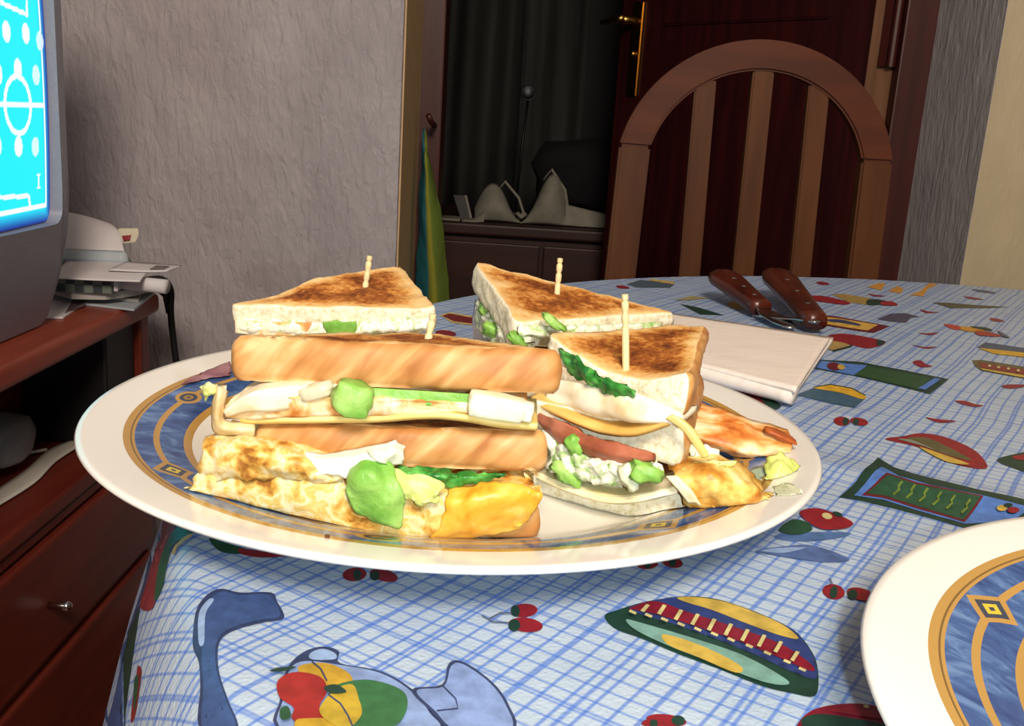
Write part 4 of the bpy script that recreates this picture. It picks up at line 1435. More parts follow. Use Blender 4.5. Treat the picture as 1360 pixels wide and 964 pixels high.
def plate_z(x, y):
    r = math.hypot(x - PC.x, y - PC.y)
    prof = sorted((q for q in PROF[9:]), key=lambda q: q[0])
    for (r0, z0), (r1, z1) in zip(prof, prof[1:]):
        if r0 <= r <= r1:
            return ZT + z0 + (z1 - z0) * (r - r0) / (r1 - r0)
    return ZT + (prof[0][1] if r < .1 else .0005)


def rest(bm, eps=.0004):
    for v in bm.verts:
        v.co.z = max(v.co.z, plate_z(v.co.x, v.co.y) + eps)
    return bm


def bread(name, corners, thick, crust, parent, seed=0, rad=.007, label=None, sag=0.0, warp=None, thin=(1, 1), texp=1.0, wrap=False):
    """triangular quarter of a toasted slice; corners = top corners, crust = index of the edge that keeps its crust"""
    A = [PA(c) for c in corners]
    n = (A[1] - A[0]).cross(A[2] - A[0]).normalized()
    if n.z < 0:
        n = -n
    # outline with rounded corners
    pts, kind = [], []
    cen = (A[0] + A[1] + A[2]) / 3
    for i in range(3):
        p0, p1, p2 = A[(i - 1) % 3], A[i], A[(i + 1) % 3]
        d0, d1 = (p0 - p1).normalized(), (p2 - p1).normalized()
        s, e = p1 + d0 * rad, p1 + d1 * rad
        for j in range(5):
            t = j / 4
            pts.append((1 - t) ** 2 * s + 2 * t * (1 - t) * p1 + t * t * e)
            kind.append(1 if (wrap and ((i - 1) % 3 == crust or i == crust)) or ((i - 1) % 3 == crust and t < .5) or (i == crust and t >= .5) else 0)
        q = p2 - d1 * rad
        m_ = max(4, int((q - e).length / .0026))
        for j in range(1, m_):
            pts.append(e + (q - e) * j / m_)
            kind.append(1 if i == crust else 0)
    M = len(pts)
    out = []
    for i in range(M):
        t = (pts[(i + 1) % M] - pts[i - 1]).normalized()
        o = t.cross(n)
        if o.dot(pts[i] - cen) < 0:
            o = -o
        out.append(o)
    bm = bmesh.new()
    lay = bm.verts.layers.float.new('inner')
    rings = []

    def ring_at(f):
        r_ = []
        for i in range(M):
            p, inn = f(i)
            v = bm.verts.new(p); v[lay] = inn
            r_.append(v)
        rings.append(r_)

    def surf(p, i, inn):
        return n * (.0009 * N3(p, 90, seed) + .0004 * N3(p, 300, seed + 2)) - n * (sag * max(0, 1 - (p - A[1]).length / .03) ** 2)

    ins = [.86, .7, .55, .42, .31, .21, .14, .085]
    c_top = bm.verts.new(cen + surf(cen, 0, 1)); c_top[lay] = 1

    def shrink(i, s):
        return pts[i] + (cen - pts[i]) * s
    for s in ins:
        ring_at(lambda i: ((lambda p: (p + surf(p, i, 1), min(1, s * 2.3)))(shrink(i, s))))
    NS = 9
    e01 = A[1] - A[0]

    def tk(p):
        return thick * (thin[0] + (thin[1] - thin[0]) * max(0, min(1, (p - A[0]).dot(e01) / e01.length_squared)) ** texp)
    for j in range(NS + 1):
        t = j / NS

        def side(i):
            w = 1 if kind[i] else .35
            bulge = (.0016 if kind[i] else .0002) * math.sin(math.pi * min(max(t, .02), .98))
            rnd = -.0013 * w * (max(0, 1 - t / .16) ** 2 + max(0, (t - .84) / .16) ** 2)
            rough = (.0005 if kind[i] else .0007) * N3(pts[i] - n * thick * t, 240, seed + 9) + (.0012 * N3(pts[i] - n * thick * t * .3, 60, seed + 4))
            h_ = tk(pts[i])
            p = pts[i] + out[i] * (bulge + rnd + rough) - n * h_ * t
            return p + surf(pts[i], i, 0), 0.0
        ring_at(side)
    for s in (.05, .3, .6):
        ring_at(lambda i: (shrink(i, s) - n * tk(shrink(i, s)) + surf(pts[i], i, 0) * .6, min(1, s * 2.3)))
    c_bot = bm.verts.new(cen - n * tk(cen)); c_bot[lay] = 1
    nt_ = len(ins)
    for k in range(M):
        k2 = (k + 1) % M
        bm.faces.new((c_top, rings[0][k], rings[0][k2]))
        bm.faces.new((c_bot, rings[-1][k2], rings[-1][k]))
    for a in range(len(rings) - 1):
        for k in range(M):
            k2 = (k + 1) % M
            f = bm.faces.new((rings[a][k], rings[a + 1][k], rings[a + 1][k2], rings[a][k2]))
            if nt_ <= a < nt_ + NS:
                f.material_index = 1 if kind[k] and kind[k2] else 2
    if warp:
        for v in bm.verts:
            v.co += warp(v.co)
    rest(bm)
    return obj(name, bm, M_bread, parent, label=label)


def back(row, dy=.03, dz=0.0, dx=0.0):
    return [PA(q) + Vector((dx, dy, dz)) for q in row]


def toothpick(base, top, label):
    a, b_ = PA(base), PA(top)
    d = (b_ - a)
    Ln = d.length
    u = d.normalized()
    prof = [(0, .0002), (.12, .0013)] if False else []
    pts, rad = [], []
    a2 = a - u * .030
    for s, r_ in ((-.030, .0004), (-.022, .0012), (0.0, .0014), (Ln - .0125, .0014), (Ln - .0115, .0010), (Ln - .0105, .0014), (Ln - .0078, .0014), (Ln - .0066, .00095), (Ln - .0054, .0014), (Ln - .0032, .0014), (Ln - .0024, .0009), (Ln - .0014, .00135), (Ln, .0012)):
        pts.append(a + u * s); rad.append(r_)
    bm = bmesh.new()
    tube(bm, pts, rad, 12)
    o = obj('toothpick', bm, M_pick, at=a)
    return tag(sharp(o, 50), label, 'toothpick', 'toothpicks in the sandwiches')


# ------------------------------------------------------------------ front left sandwich
YFR = .318
G = 'club sandwich quarters on the plate'
s1 = empty('club_sandwich', (-.037, .335, ZT + .006), 'front sandwich quarter with its crust side to the viewer and omelette hanging out', 'sandwich', G)
bread('bread_slice', [(560, 441, .376), (300, 446, YFR), (752, 467, YFR)], .0146, 1, s1, 1, wrap=True)
bread('bread_slice', [(560, 534, .376), (330, 562, YFR), (735, 574, YFR)], .0136, 1, s1, 2, wrap=True)
bread('bread_slice', [Vector((-.035, .374, .7725)), (330, 662, YFR), (726, 672, YFR)], .0132, 1, s1, 3, wrap=True)
Yf = YFR - .004
fr = [(318, 556, Yf), (420, 555, Yf), (500, 554, Yf), (565, 549, Yf - .001), (620, 553, Yf - .0015), (665, 561, Yf - .002), (714, 565, Yf - .001)]
bm = patch([fr, back(fr, .004, .0004), back(fr, .034, -.0004)], 50, 8, .0022, .0003, 90, 3)
obj('cheese_slice', bm, M_cheese, s1)
bm = patch([[(298, 558, Yf + .001), (350, 556, Yf), (430, 553, Yf), (520, 552, Yf), (620, 548, Yf), (700, 553, Yf)],
            [(296, 545, Yf - .002), (340, 534, Yf - .003), (420, 534, Yf - .002), (500, 536, Yf - .002), (580, 537, Yf - .001), (700, 545, Yf)],
            [(318, 522, Yf + .002), (360, 520, Yf), (430, 520, Yf + .001), (500, 524, Yf + .001), (580, 527, Yf + .002), (700, 535, Yf + .004)],
            back([(330, 520, Yf), (360, 512, Yf), (430, 510, Yf), (500, 518, Yf), (580, 522, Yf), (700, 530, Yf)], .03)], 50, 20, .003, .0009, 150, 5)
obj('chicken_slice', bm, M_chick, s1)
bm = patch([[(299, 553, Yf - .002), (330, 548, Yf - .003), (375, 545, Yf - .002), (412, 535, Yf)],
            [(300, 545, Yf - .004), (325, 527, Yf - .005), (370, 520, Yf - .004), (430, 520, Yf - .001)],
            [(320, 524, Yf - .001), (350, 513, Yf - .001), (400, 509, Yf), (450, 512, Yf + .001)], back([(330, 522, Yf), (350, 512, Yf), (400, 508, Yf), (450, 511, Yf)], .02)], 30, 16, .002, .0005, 120, 8)
obj('chicken_slice', bm, M_chickw, s1)
bm = patch([[(285, 513, Yf + .001), (281, 545, Yf), (287, 576, Yf), (338, 580, Yf + .002)], [(292, 512, Yf - .003), (288, 545, Yf - .003), (294, 568, Yf - .003), (338, 571, Yf - .001)],
            [(304, 520, Yf + .001), (298, 543, Yf), (302, 559, Yf), (338, 561, Yf + .002)]], 30, 8, .003, .0006, 160, 4)
obj('chicken_skin', bm, mat('folded_chicken_skin', [(196, 164, 108), (222, 200, 152), (236, 222, 186)], 90, rough=.45), s1)
bm = patch([[(410, 508, Yf + .003), (470, 513, Yf + .001), (560, 519, Yf), (626, 524, Yf)], [(440, 519, Yf + .002), (500, 530, Yf - .001), (560, 538, Yf - .001), (628, 543, Yf)]], 30, 8, .0015, .0006, 140, 6)
obj('lettuce_strip', bm, M_lett, s1)
bm = chunk((469, 529, Yf - .004), (.0125, .009, .0108), (0, 14, 10), .25, 4, square=.42)
obj('lettuce_piece', bm, M_lett, s1)
bm = chunk((420, 519, Yf - .001), (.011, .006, .005), (0, -20, 0), .2, 6)
obj('onion_piece', bm, mat('onion_flesh', [(196, 188, 156), (222, 216, 190)], 90, rough=.4), s1)
bm = chunk((660, 539, Yf - .002), (.0185, .009, .0078), (0, 8, 4), .1, 9, square=.7)
obj('lettuce_rib', bm, M_lettw, s1)
bm = chunk((696, 545, Yf - .001), (.006, .006, .0062), (0, 8, 0), .1, 12, square=.7)
obj('lettuce_rib', bm, M_lettw, s1)
bm = patch([[(266, 514, Yf + .004), (276, 507, Yf), (288, 512, Yf)], [(268, 522, Yf), (277, 518, Yf - .003), (288, 520, Yf)], [(272, 534, Yf), (279, 528, Yf), (288, 524, Yf + .003)]], 14, 12, .001, .0012, 300, 7, edge=.2)
obj('lettuce_tip', bm, M_letty, s1)
# lower filling
Yg = YFR - .006
bm = patch([back([(285, 585, Yg), (360, 592, Yg), (450, 614, Yg), (560, 640, Yg), (640, 640, Yg), (705, 645, Yg)], .02, .001),
            [(280, 590, Yg + .004), (350, 600, Yg + .002), (450, 624, Yg), (550, 648, Yg), (640, 645, Yg), (712, 650, Yg)],
            [(264, 628, Yg), (335, 632, Yg - .004), (440, 650, Yg - .007), (540, 668, Yg - .006), (640, 662, Yg - .006), (717, 660, Yg - .001)],
            [(250, 656, Yg), (325, 670, Yg - .003), (430, 694, Yg - .005), (540, 706, Yg - .005), (640, 698, Yg - .005), (710, 672, Yg)],
            [(247, 663, Yg + .003), (325, 687, Yg + .002), (430, 711, Yg + .001), (540, 719, Yg + .001), (640, 713, Yg + .002), (700, 690, Yg + .004)]], 90, 34, .0038, .0011, 130, 11, edge=.6)
obj('omelette', rest(bm), M_omel, s1)
bm = patch([back([(275, 584, Yg), (330, 588, Yg), (400, 600, Yg), (450, 622, Yg)], .015, .001), [(272, 590, Yg), (320, 588, Yg - .005), (400, 606, Yg - .006), (455, 628, Yg - .004)],
            [(266, 615, Yg - .001), (320, 612, Yg - .008), (395, 624, Yg - .009), (450, 638, Yg - .007)], [(264, 645, Yg), (310, 638, Yg - .005), (380, 638, Yg - .006), (430, 642, Yg - .006)]], 40, 20, .003, .0013, 150, 21, edge=.5)
obj('omelette_fold', rest(bm), M_omel, s1)
bm = patch([[(598, 648, Yg - .003), (650, 641, Yg - .004), (706, 645, Yg - .002)], [(590, 668, Yg - .0095), (650, 660, Yg - .0095), (719, 657, Yg - .004)],
            [(588, 695, Yg - .0085), (645, 690, Yg - .0085), (712, 676, Yg - .004)], [(570, 717, Yg - .003), (640, 713, Yg - .002), (690, 704, Yg - .001)]], 40, 24, .003, .0008, 110, 31, edge=.3)
obj('omelette_fold', rest(bm), M_omely, s1, label='golden yellow omelette fold')
bm = patch([[(372, 600, Yg), (440, 600, Yg - .002), (492, 592, Yg - .004), (520, 584, Yg - .004), (538, 592, Yg)], [(395, 612, Yg - .006), (450, 612, Yg - .009), (490, 606, Yg - .010), (520, 602, Yg - .010), (538, 606, Yg - .004)],
            [(420, 630, Yg - .009), (450, 634, Yg - .010), (470, 632, Yg - .010), (500, 622, Yg - .009), (536, 616, Yg - .003)]], 40, 16, .004, .0012, 85, 14, edge=.3)
obj('mayonnaise', bm, M_mayo, s1)
bm = patch([[(528, 618, Yg), (570, 621, Yg - .002), (620, 625, Yg - .002), (668, 628, Yg)], [(535, 630, Yg - .004), (570, 632, Yg - .006), (620, 634, Yg - .005), (664, 632, Yg - .001)],
            [(540, 645, Yg - .002), (580, 646, Yg - .003), (620, 643, Yg - .002), (656, 638, Yg)]], 40, 14, .0014, .0016, 230, 16, edge=.6)
obj('lettuce_leaf', bm, M_lettd, s1, label='dark green lettuce leaf')
Yl = Yg - .0125
bm = patch([[(466, 616, Yl + .004), (488, 604, Yl + .004), (520, 614, Yl + .004)], [(457, 642, Yl), (490, 630, Yl - .003), (530, 638, Yl)], [(468, 672, Yl), (500, 662, Yl - .003), (538, 664, Yl)],
            [(492, 690, Yl + .001), (515, 692, Yl - .001), (535, 688, Yl + .001)], [(522, 699, Yl + .002), (529, 701, Yl + .001), (534, 697, Yl + .002)]], 24, 30, .0016, .0012, 120, 17, edge=.4)
obj('lettuce_leaf', bm, M_lett, s1, label='light green lettuce leaf hanging over the omelette')
bm = patch([[(522, 622, Yl + .004), (552, 630, Yl + .002), (586, 637, Yl + .003)], [(530, 642, Yl + .001), (556, 648, Yl - .001), (588, 652, Yl + .001)], [(538, 664, Yl + .002), (560, 672, Yl + .001), (580, 670, Yl + .002)]], 24, 18, .0022, .0009, 140, 19, edge=.5)
obj('lettuce_leaf', bm, M_letty, s1, label='yellow green lettuce piece')
bm = patch([[(487, 598, Yl + .002), (497, 600, Yl + .001), (512, 608, Yl + .002)], [(492, 606, Yl + .001), (502, 612, Yl), (514, 616, Yl + .002)]], 8, 6, .001, .0003, 200, 3)
obj('lettuce_shred', bm, M_lettw, s1)

# ------------------------------------------------------------------ right sandwich
YR = .336
s2 = empty('club_sandwich', (.048, .375, ZT + .006), 'right sandwich quarter showing its cut side with bacon and creamy lettuce', 'sandwich', G)
Fr = PY(921, 487, YR - .001)
Fa = PY(722, 440, .379)


def droop(p):
    e = Fr - Fa
    t = max(0, min(1, (p - Fa).dot(e) / e.length_squared))
    d = ((p - Fa) - e * t).xy.length
    return Vector((0, 0, -.0098 * math.sin(math.pi * t ** 1.25) ** .8 * max(0, 1 - d / .05)))


bread('bread_slice', [Fa, Fr, (938, 431, .434)], .0160, 1, s2, 5, thin=(.48, 1.08), texp=3.0, warp=droop)
bread('bread_slice', [(695, 530, .366), (912, 566, YR), Vector((.0835, .424, .797))], .0150, 1, s2, 6, thin=(.6, 1.05))
bread('bread_slice', [(688, 630, .372), (908, 655, YR - .002), Vector((.0815, .420, .7735))], .0150, 1, s2, 7, thin=(.45, 1.1))
bm = patch([[(742, 462, .371), (772, 480, .355), (800, 498, .344), (832, 512, .3365)], [(748, 482, .368), (776, 500, .352), (806, 514, .341), (842, 522, .335)], [(754, 494, .368), (788, 516, .352), (815, 528, .342), (842, 528, .336)]], 36, 14, .0013, .0016, 220, 41, edge=.6)
obj('lettuce_leaf', bm, M_lettd, s2, label='dark green lettuce leaf')
bm = patch([[(718, 500, .372), (790, 512, .350), (840, 520, .339), (905, 546, .333)], [(725, 518, .370), (795, 534, .344), (850, 546, .333), (908, 556, .330)], [(722, 532, .371), (795, 552, .348), (850, 562, .336), (902, 562, .333)], back([(722, 535, .371), (795, 555, .348), (850, 564, .336), (902, 564, .333)], .02, 0, .01)], 40, 18, .002, .0008, 90, 43)
obj('chicken_slice', bm, M_chickw, s2, label='thick white chicken slice')
fr = [(705, 534, .366), (750, 554, .353), (800, 572, .343), (840, 574, .3355), (886, 560, .331)]
bm = patch([fr, back(fr, .004, .002, .001), back(fr, .02, .0035, .01)], 40, 8, .0026, .0004, 90, 44)
obj('cheese_slice', bm, mat('melted_cheese', [(216, 168, 86), (232, 192, 112)], 60, rough=.4), s2)
bm = patch([[(884, 556, .330), (896, 552, .328), (908, 556, .330)], [(906, 572, .328), (914, 568, .3265), (922, 570, .328)], [(924, 596, .327), (930, 592, .326), (936, 593, .327)], [(932, 608, .328), (937, 608, .3275), (942, 605, .328)]], 10, 24, .0015)
obj('cheese_flap', bm, M_cheese, s2)
bm = patch([[(706, 544, .366), (735, 556, .356), (780, 576, .344), (830, 590, .336), (868, 602, .330)], [(712, 560, .362), (742, 576, .352), (788, 596, .340), (838, 607, .331), (868, 610, .328)], [(722, 574, .362), (752, 594, .352), (795, 610, .341), (838, 616, .333), (864, 614, .331)]], 44, 12, .003, .0009, 130, 46, edge=.3)
obj('bacon_rasher', bm, M_bacon, s2)
bm = patch([[(718, 568, .362), (748, 590, .352), (795, 606, .342), (850, 612, .334), (880, 616, .332)], [(728, 594, .356), (760, 608, .346), (800, 620, .336), (850, 624, .329), (882, 624, .330)],
            [(726, 622, .358), (765, 636, .347), (810, 644, .337), (850, 640, .331), (880, 634, .331)], back([(726, 632, .358), (765, 645, .347), (810, 652, .337), (850, 646, .331), (880, 640, .331)], .02)], 60, 26, .004, .0022, 210, 47)
obj('creamy_lettuce', bm, M_mix, s2)
for c, sz, sd in (((857, 627, .3265), (.0105, .007, .0065), 2), ((752, 629, .349), (.012, .007, .006), 5), ((764, 590, .347), (.007, .005, .006), 8), ((835, 634, .329), (.009, .006, .005), 9)):
    obj('lettuce_piece', chunk(c, sz, (0, sd * 7, 0), .5, sd, square=.12), M_lett if sd != 9 else M_lettw, s2)
fr = [(715, 628, .362), (760, 644, .350), (810, 656, .340), (850, 654, .334), (900, 644, .331)]
bm = patch([fr, [(714, 634, .361), (760, 654, .348), (810, 667, .338), (850, 665, .332), (900, 655, .330)], back(fr, .02, -.002, .01)], 40, 10, .0022, .0005, 90, 48)
obj('egg_layer', bm, mat('egg_white', [(240, 224, 168), (246, 238, 206)], 60, rough=.35), s2)
bm = patch([back([(892, 632, .331), (940, 624, .331), (985, 634, .332), (1014, 654, .335)], .018, .001), [(894, 634, .331), (940, 623, .328), (985, 634, .330), (1018, 655, .334)], [(906, 650, .328), (950, 648, .324), (998, 656, .326), (1026, 662, .333)],
            [(912, 672, .330), (950, 680, .327), (992, 682, .329), (1024, 668, .335)], [(914, 686, .332), (950, 694, .330), (992, 690, .333), (1020, 674, .338)]], 44, 26, .003, .0012, 140, 51, edge=.5)
obj('omelette', rest(bm), mat('browned_omelette', [(160, 96, 30), (204, 146, 58), (236, 200, 110), (248, 230, 164)], 95, 5, rough=.4, bmp=.45, bdist=.0015, dist=.25), s2)
bm = patch([[(884, 632, .327), (900, 632, .326), (912, 640, .326)], [(900, 650, .324), (914, 650, .323), (922, 656, .324)], [(914, 668, .325), (926, 668, .3245), (932, 672, .326)]], 12, 14, .001, .0004, 120, 52)
obj('egg_white', bm, MATS['egg_white'], s2)
bm = patch([[(905, 622, .334), (935, 612, .334), (978, 612, .336)], [(908, 630, .331), (938, 622, .330), (976, 616, .335)]], 20, 8, .0012, .0008, 200, 53, edge=.5)
obj('lettuce_shred', bm, M_letty, s2)
bm = patch([[(908, 590, .345), (930, 592, .345), (955, 598, .347)], [(915, 606, .343), (935, 608, .343), (958, 606, .346)]], 16, 8, .0015, .001, 200, 54, edge=.5)
obj('lettuce_shred', bm, M_mix, s2)

# ------------------------------------------------------------------ back right sandwich
s3 = empty('club_sandwich', (.02, .45, ZT + .006), 'back right sandwich quarter with its browned top tilted up at the left corner', 'sandwich', G)
bread('bread_slice', [(686, 428, .412), (900, 415, .470), (630, 346, .490)], .0125, 1, s3, 9, rad=.006)
bread('bread_slice', [Vector((.0045, .418, .7935)), Vector((.075, .474, .793)), Vector((-.019, .492, .7965))], .0130, 1, s3, 10)
bread('bread_slice', [Vector((.0045, .418, .7725)), Vector((.075, .474, .7725)), Vector((-.019, .492, .7725))], .0135, 1, s3, 11)
bm = patch([[(634, 392, .486), (650, 415, .462), (668, 438, .432), (692, 444, .409)], [(632, 412, .484), (650, 430, .459), (668, 448, .428), (692, 455, .406)], [(634, 440, .486), (650, 452, .461), (668, 464, .431), (692, 468, .409)]], 46, 22, .006, .0026, 190, 61)
obj('creamy_lettuce', bm, M_mix, s3)
for c, sz, sd in (((657, 438, .452), (.010, .010, .007), 3), ((648, 408, .470), (.007, .010, .008), 6), ((736, 428, .4125), (.011, .006, .0035), 7), ((688, 453, .406), (.009, .006, .004), 8)):
    obj('lettuce_piece', chunk(c, sz, (0, sd * 5, 0), .5, sd, square=.12), M_lett, s3)
bm = patch([[(630, 398, .490), (638, 410, .480), (646, 430, .468)], [(627, 425, .489), (636, 440, .479), (648, 455, .467)], [(628, 452, .490), (640, 460, .480), (652, 466, .468)]], 16, 16, .002, .0006, 120, 62)
obj('onion_slice', bm, mat('pale_onion_slice', [(170, 160, 178), (196, 186, 196)], 60, rough=.3), s3)
fr = [(690, 432, .4085), (750, 432, .424), (820, 430, .444), (880, 428, .460)]
bm = patch([fr, [(690, 446, .4065), (750, 448, .422), (820, 446, .442), (880, 444, .458)], back(fr, .02, -.008)], 40, 10, .002, .0012, 180, 63)
obj('creamy_lettuce', bm, M_mix, s3)

# ------------------------------------------------------------------ back left sandwich
s4 = empty('club_sandwich', (-.07, .445, ZT + .006), 'back left sandwich quarter, mostly hidden behind the front crust', 'sandwich', G)
def step_up(p):
    t = (p.x + .130) / .072
    k = max(0, min(1, (t - .30) / .16))
    return Vector((0, 0, .0042 * k * k * (3 - 2 * k) * max(0, 1 - max(0, t - .5) * 1.6) * max(0, min(1, (p.y - .43) / .03)) - .0004))


bread('bread_slice', [(580, 408, .418), (532, 354, .490), (303, 404, .432)], .0078, 1, s4, 13, rad=.005, warp=step_up)
bread('bread_slice', [Vector((-.036, .421, .7945)), Vector((-.058, .488, .797)), Vector((-.119, .434, .7925))], .0130, 1, s4, 14)
bread('bread_slice', [Vector((-.036, .421, .7725)), Vector((-.058, .488, .7725)), Vector((-.115, .436, .7735))], .0130, 1, s4, 15)
fr = [(318, 422, .431), (380, 424, .429), (420, 427, .427), (480, 426, .4235), (530, 422, .420), (574, 418, .4165)]
bm = patch([fr, [(318, 440, .430), (380, 444, .428), (420, 446, .426), (480, 445, .4225), (530, 442, .419), (574, 440, .4155)], back(fr, .03, -.01)], 60, 12, .002, .0016, 190, 71)
obj('creamy_lettuce', bm, M_mix, s4)
bm = patch([[(312, 424, .430), (360, 427, .4285), (414, 428, .427)], [(312, 442, .428), (360, 446, .4265), (414, 446, .425)]], 20, 8, .002, .0005, 90, 72)
obj('chicken_slice', bm, M_chick, s4)
bm = patch([[(428, 428, .423), (446, 426, .422), (470, 428, .420)], [(430, 444, .423), (450, 446, .421), (470, 445, .42)]], 12, 8, .0015, .001, 180, 73, edge=.5)
obj('lettuce_leaf', bm, M_lett, s4)

# ------------------------------------------------------------------ loose bits on the plate
bm = patch([[(915, 530, .412), (955, 540, .410), (1002, 558, .404), (1046, 570, .402)], [(915, 556, .396), (955, 566, .394), (1000, 578, .390), (1052, 584, .390)], [(915, 574, .388), (952, 588, .386), (1000, 602, .383), (1050, 603, .386)], [(915, 584, .392), (952, 598, .390), (1000, 611, .387), (1044, 609, .391)]], 44, 16, .005, .0009, 130, 81, edge=.2)
o = obj('chicken_strip', rest(bm), M_strip)
tag(o, 'browned chicken strip sticking out behind the right sandwich over the rim', 'chicken')
bm = chunk((1036, 578, .391), (.013, .008, .0028), (0, 20, 0), .3, 5)
obj('charred_end', bm, mat('charred_chicken', [(150, 66, 26), (190, 104, 50)], 80, rough=.4), o, label='dark red browned end')
bm = patch([[(1018, 608, .366), (1038, 602, .364), (1064, 618, .368)], [(1016, 628, .360), (1038, 622, .357), (1058, 630, .363)], [(1014, 654, .357), (1026, 652, .355), (1038, 644, .358)]], 18, 18, .0012, .0012, 220, 82, edge=.4)
tag(obj('lettuce_scrap', rest(bm), M_letty), 'yellow green lettuce scrap on the right rim of the full plate', 'lettuce')
bm = patch([[PZ(1026, 652, .772), PZ(1045, 650, .772), PZ(1062, 655, .774)], [PZ(1030, 668, .7715), PZ(1048, 670, .7715), PZ(1060, 664, .773)]], 12, 8, .0008, .0004, 200, 83, edge=.4)
tag(obj('lettuce_shred', rest(bm), M_lettw), 'thin pale lettuce shred below the yellow green scrap on the rim', 'lettuce')
bm = patch([[PZ(975, 628, .772), PZ(1000, 622, .773), PZ(1022, 616, .775)], [PZ(985, 645, .770), PZ(1005, 645, .771), PZ(1015, 634, .772)]], 14, 8, .0008, .0006, 200, 84, edge=.4)
tag(obj('onion_shred', rest(bm), mat('grey_green_shred', [(150, 168, 140), (176, 190, 164)], 80, rough=.35)), 'greyish translucent shred between omelette and yellow green scrap', 'onion')
bm = patch([[PZ(256, 502, .773), PZ(280, 493, .773), PZ(306, 486, .772)], [PZ(242, 512, .7725), PZ(275, 507, .771), PZ(306, 503, .770)]], 26, 8, .0015, .0012, 150, 85, edge=.4)
tag(obj('onion_slice', rest(bm, .001), M_ham), 'purplish red onion slice lying on the left rim behind the front sandwich', 'onion')
bm = chunk(Vector((PZ(434, 737, .767).x, PZ(434, 737, .767).y, 0)), (.0014, .0012, .001), amp=.3, seed=3, sub=2)
cz_ = plate_z(PZ(434, 737, .767).x, PZ(434, 737, .767).y) + .0004
for v in bm.verts:
    v.co.z += cz_
tag(obj('toast_crumb', bm, mat('burnt_crumb', [(96, 56, 26)], rough=.8)), 'tiny brown toast crumb on the front rim of the full plate', 'crumb')

# ------------------------------------------------------------------ toothpicks
toothpick((569, 449, .345), (575, 417, .345), 'short white toothpick in the front sandwich above the crust')
toothpick((484, 389, .452), (491, 340, .452), 'leaning toothpick in the back left sandwich before the wall')
toothpick((740, 389, .462), (744, 343, .462), 'toothpick in the back right sandwich before the dark doorway')
toothpick((831, 466, .362), (830, 391, .362), 'tallest bright toothpick in the right sandwich')

# ------------------------------------------------------------------ napkin
nap = empty('napkin', (.16, .66, ZT), 'folded white paper napkin lying behind the plate', 'napkin')
M_nap = mat('napkin_tissue', [(226, 214, 204), (234, 224, 216)], 60, 2, (1, 6, 1), rough=.85, bmp=.15)


def fold(pts, z0, z1, sd):
    c = [PZ(x, y, z1) for x, y in pts]
    return patch([[c[0], (c[0] + c[1]) / 2, c[1]], [(c[0] + c[3]) / 2, (c[0] + c[1] + c[2] + c[3]) / 4, (c[1] + c[2]) / 2], [c[3], (c[2] + c[3]) / 2, c[2]]], 28, 24, z1 - z0, .0004, 40, sd)


for k, (dx, dy) in enumerate(((0, 0), (2, 1), (-1, -1), (1, 0))):
    z0 = ZT + .0012 + .0030 * k
    bm = fold([(862 + dx, 412 + dy - 2 * k * 0), (1107 - 2 * k + dx, 448 + dy), (1060 - k, 516 + dy), (905 + dx, 478 + dy)], z0, z0 + .0026, k)
    obj('napkin_layer', bm, M_nap, nap)
bm = bmesh.new()
a, c = PZ(905, 478, ZT + .012), PZ(1059, 516, ZT + .012)
pts = [a + (c - a) * (.02 + .96 * i / 12) for i in range(13)]
for p in pts:
    p.z = ZT + .0072
t = tube(bmesh.new(), pts, .0048, 14)
merge(bm, t)
obj('folded_edge', bm, M_nap, nap)

# ------------------------------------------------------------------ cutlery
M_hand = mat('dark_wood_handle', [(52, 18, 10), (70, 25, 13), (84, 33, 18)], 60, 3, (1, .3, 1), rough=.3, spec=.5)
M_steel = mat('cutlery_steel', [(176, 178, 182)], rough=.2, metal=True)


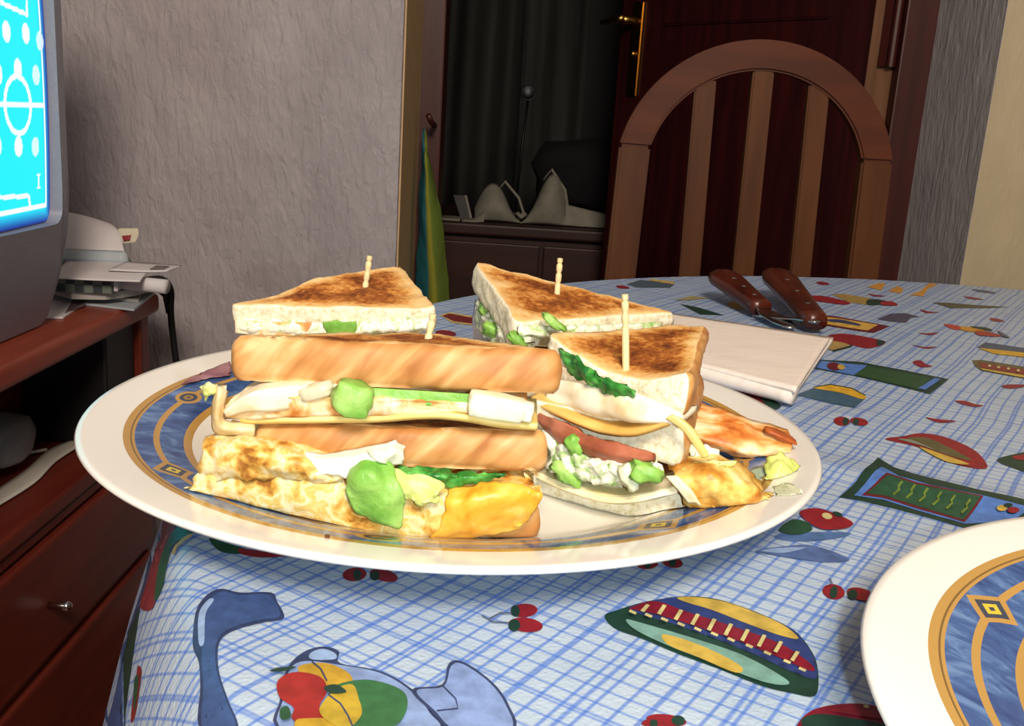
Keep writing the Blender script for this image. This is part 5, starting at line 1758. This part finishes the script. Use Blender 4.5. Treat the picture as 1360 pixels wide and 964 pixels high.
def flat_bar(pts, widths, th, bm=None):
    """flattened rounded bar along points"""
    bm = bm or bmesh.new()
    n = 14
    rings = []
    for i, p in enumerate(pts):
        t = (pts[min(i + 1, len(pts) - 1)] - pts[max(i - 1, 0)]).normalized()
        sd = t.cross(Vector((0, 0, 1))).normalized()
        up = sd.cross(t)
        hs = th[i] if isinstance(th, list) else th
        rings.append([bm.verts.new(p + sd * math.copysign(abs(math.cos(a)) ** .7, math.cos(a)) * widths[i] / 2 + up * math.copysign(abs(math.sin(a)) ** .7, math.sin(a)) * hs / 2) for a in [k * math.tau / n for k in range(n)]])
    for a, b_ in zip(rings, rings[1:]):
        for k in range(n):
            bm.faces.new((a[k], a[(k + 1) % n], b_[(k + 1) % n], b_[k]))
    bm.faces.new(rings[0][::-1]); bm.faces.new(rings[-1])
    return bm


def cutlery(name, far, near, tip, z, label, cat, kind):
    f, n_ = PZ(far[0], far[1], z[0]), PZ(near[0], near[1], z[1])
    tp = PZ(tip[0], tip[1], z[2])
    e = empty(name, (n_.x, n_.y, ZT), label, cat, 'wooden handled cutlery')
    P = [f + (n_ - f) * s for s in (0, .04, .15, .4, .7, .92, 1)]
    obj('handle', flat_bar(P, [.018, .028, .032, .028, .023, .021, .017], .013), M_hand, e)
    u = (n_ - f).normalized()
    for s in (.3, .55, .8):
        c = f + (n_ - f) * s
        bm = bmesh.new(); tube(bm, [c + Vector((0, 0, -.0066)), c + Vector((0, 0, .0066)), c + Vector((0, 0, .0068))], [.0022, .0022, .0012], 10)
        obj('rivet', bm, M_steel, e)
    if kind == 'knife':
        P = [n_ + (tp - n_) * s for s in (-.05, .1, .35, .7, .93, 1)]
        obj('blade', flat_bar(P, [.012, .014, .021, .020, .012, .003], .0022), M_steel, e)
    else:
        P = [n_ + (tp - n_) * s for s in (-.05, .1, .3, .5, .62, .7)]
        obj('neck', flat_bar(P, [.011, .010, .008, .016, .022, .022], .0026), M_steel, e)
        d = (tp - n_)
        sd = d.normalized().cross(Vector((0, 0, 1)))
        for k in range(4):
            q = n_ + d * .68 + sd * (k - 1.5) * .0058
            obj('tine', flat_bar([q, q + d * .16, q + d * .32], [.0036, .0032, .002], .002), M_steel, e)
    return e


cutlery('table_knife', (958, 366), (1012, 410), (1052, 436), (ZT + .022, ZT + .0085, ZT + .004), 'left wooden handled knife lying behind the napkin', 'knife', 'knife')
cutlery('table_fork', (1030, 364), (1084, 427), (1010, 418), (ZT + .022, ZT + .0105, ZT + .0045), 'right wooden handled fork lying behind the napkin', 'fork', 'fork')
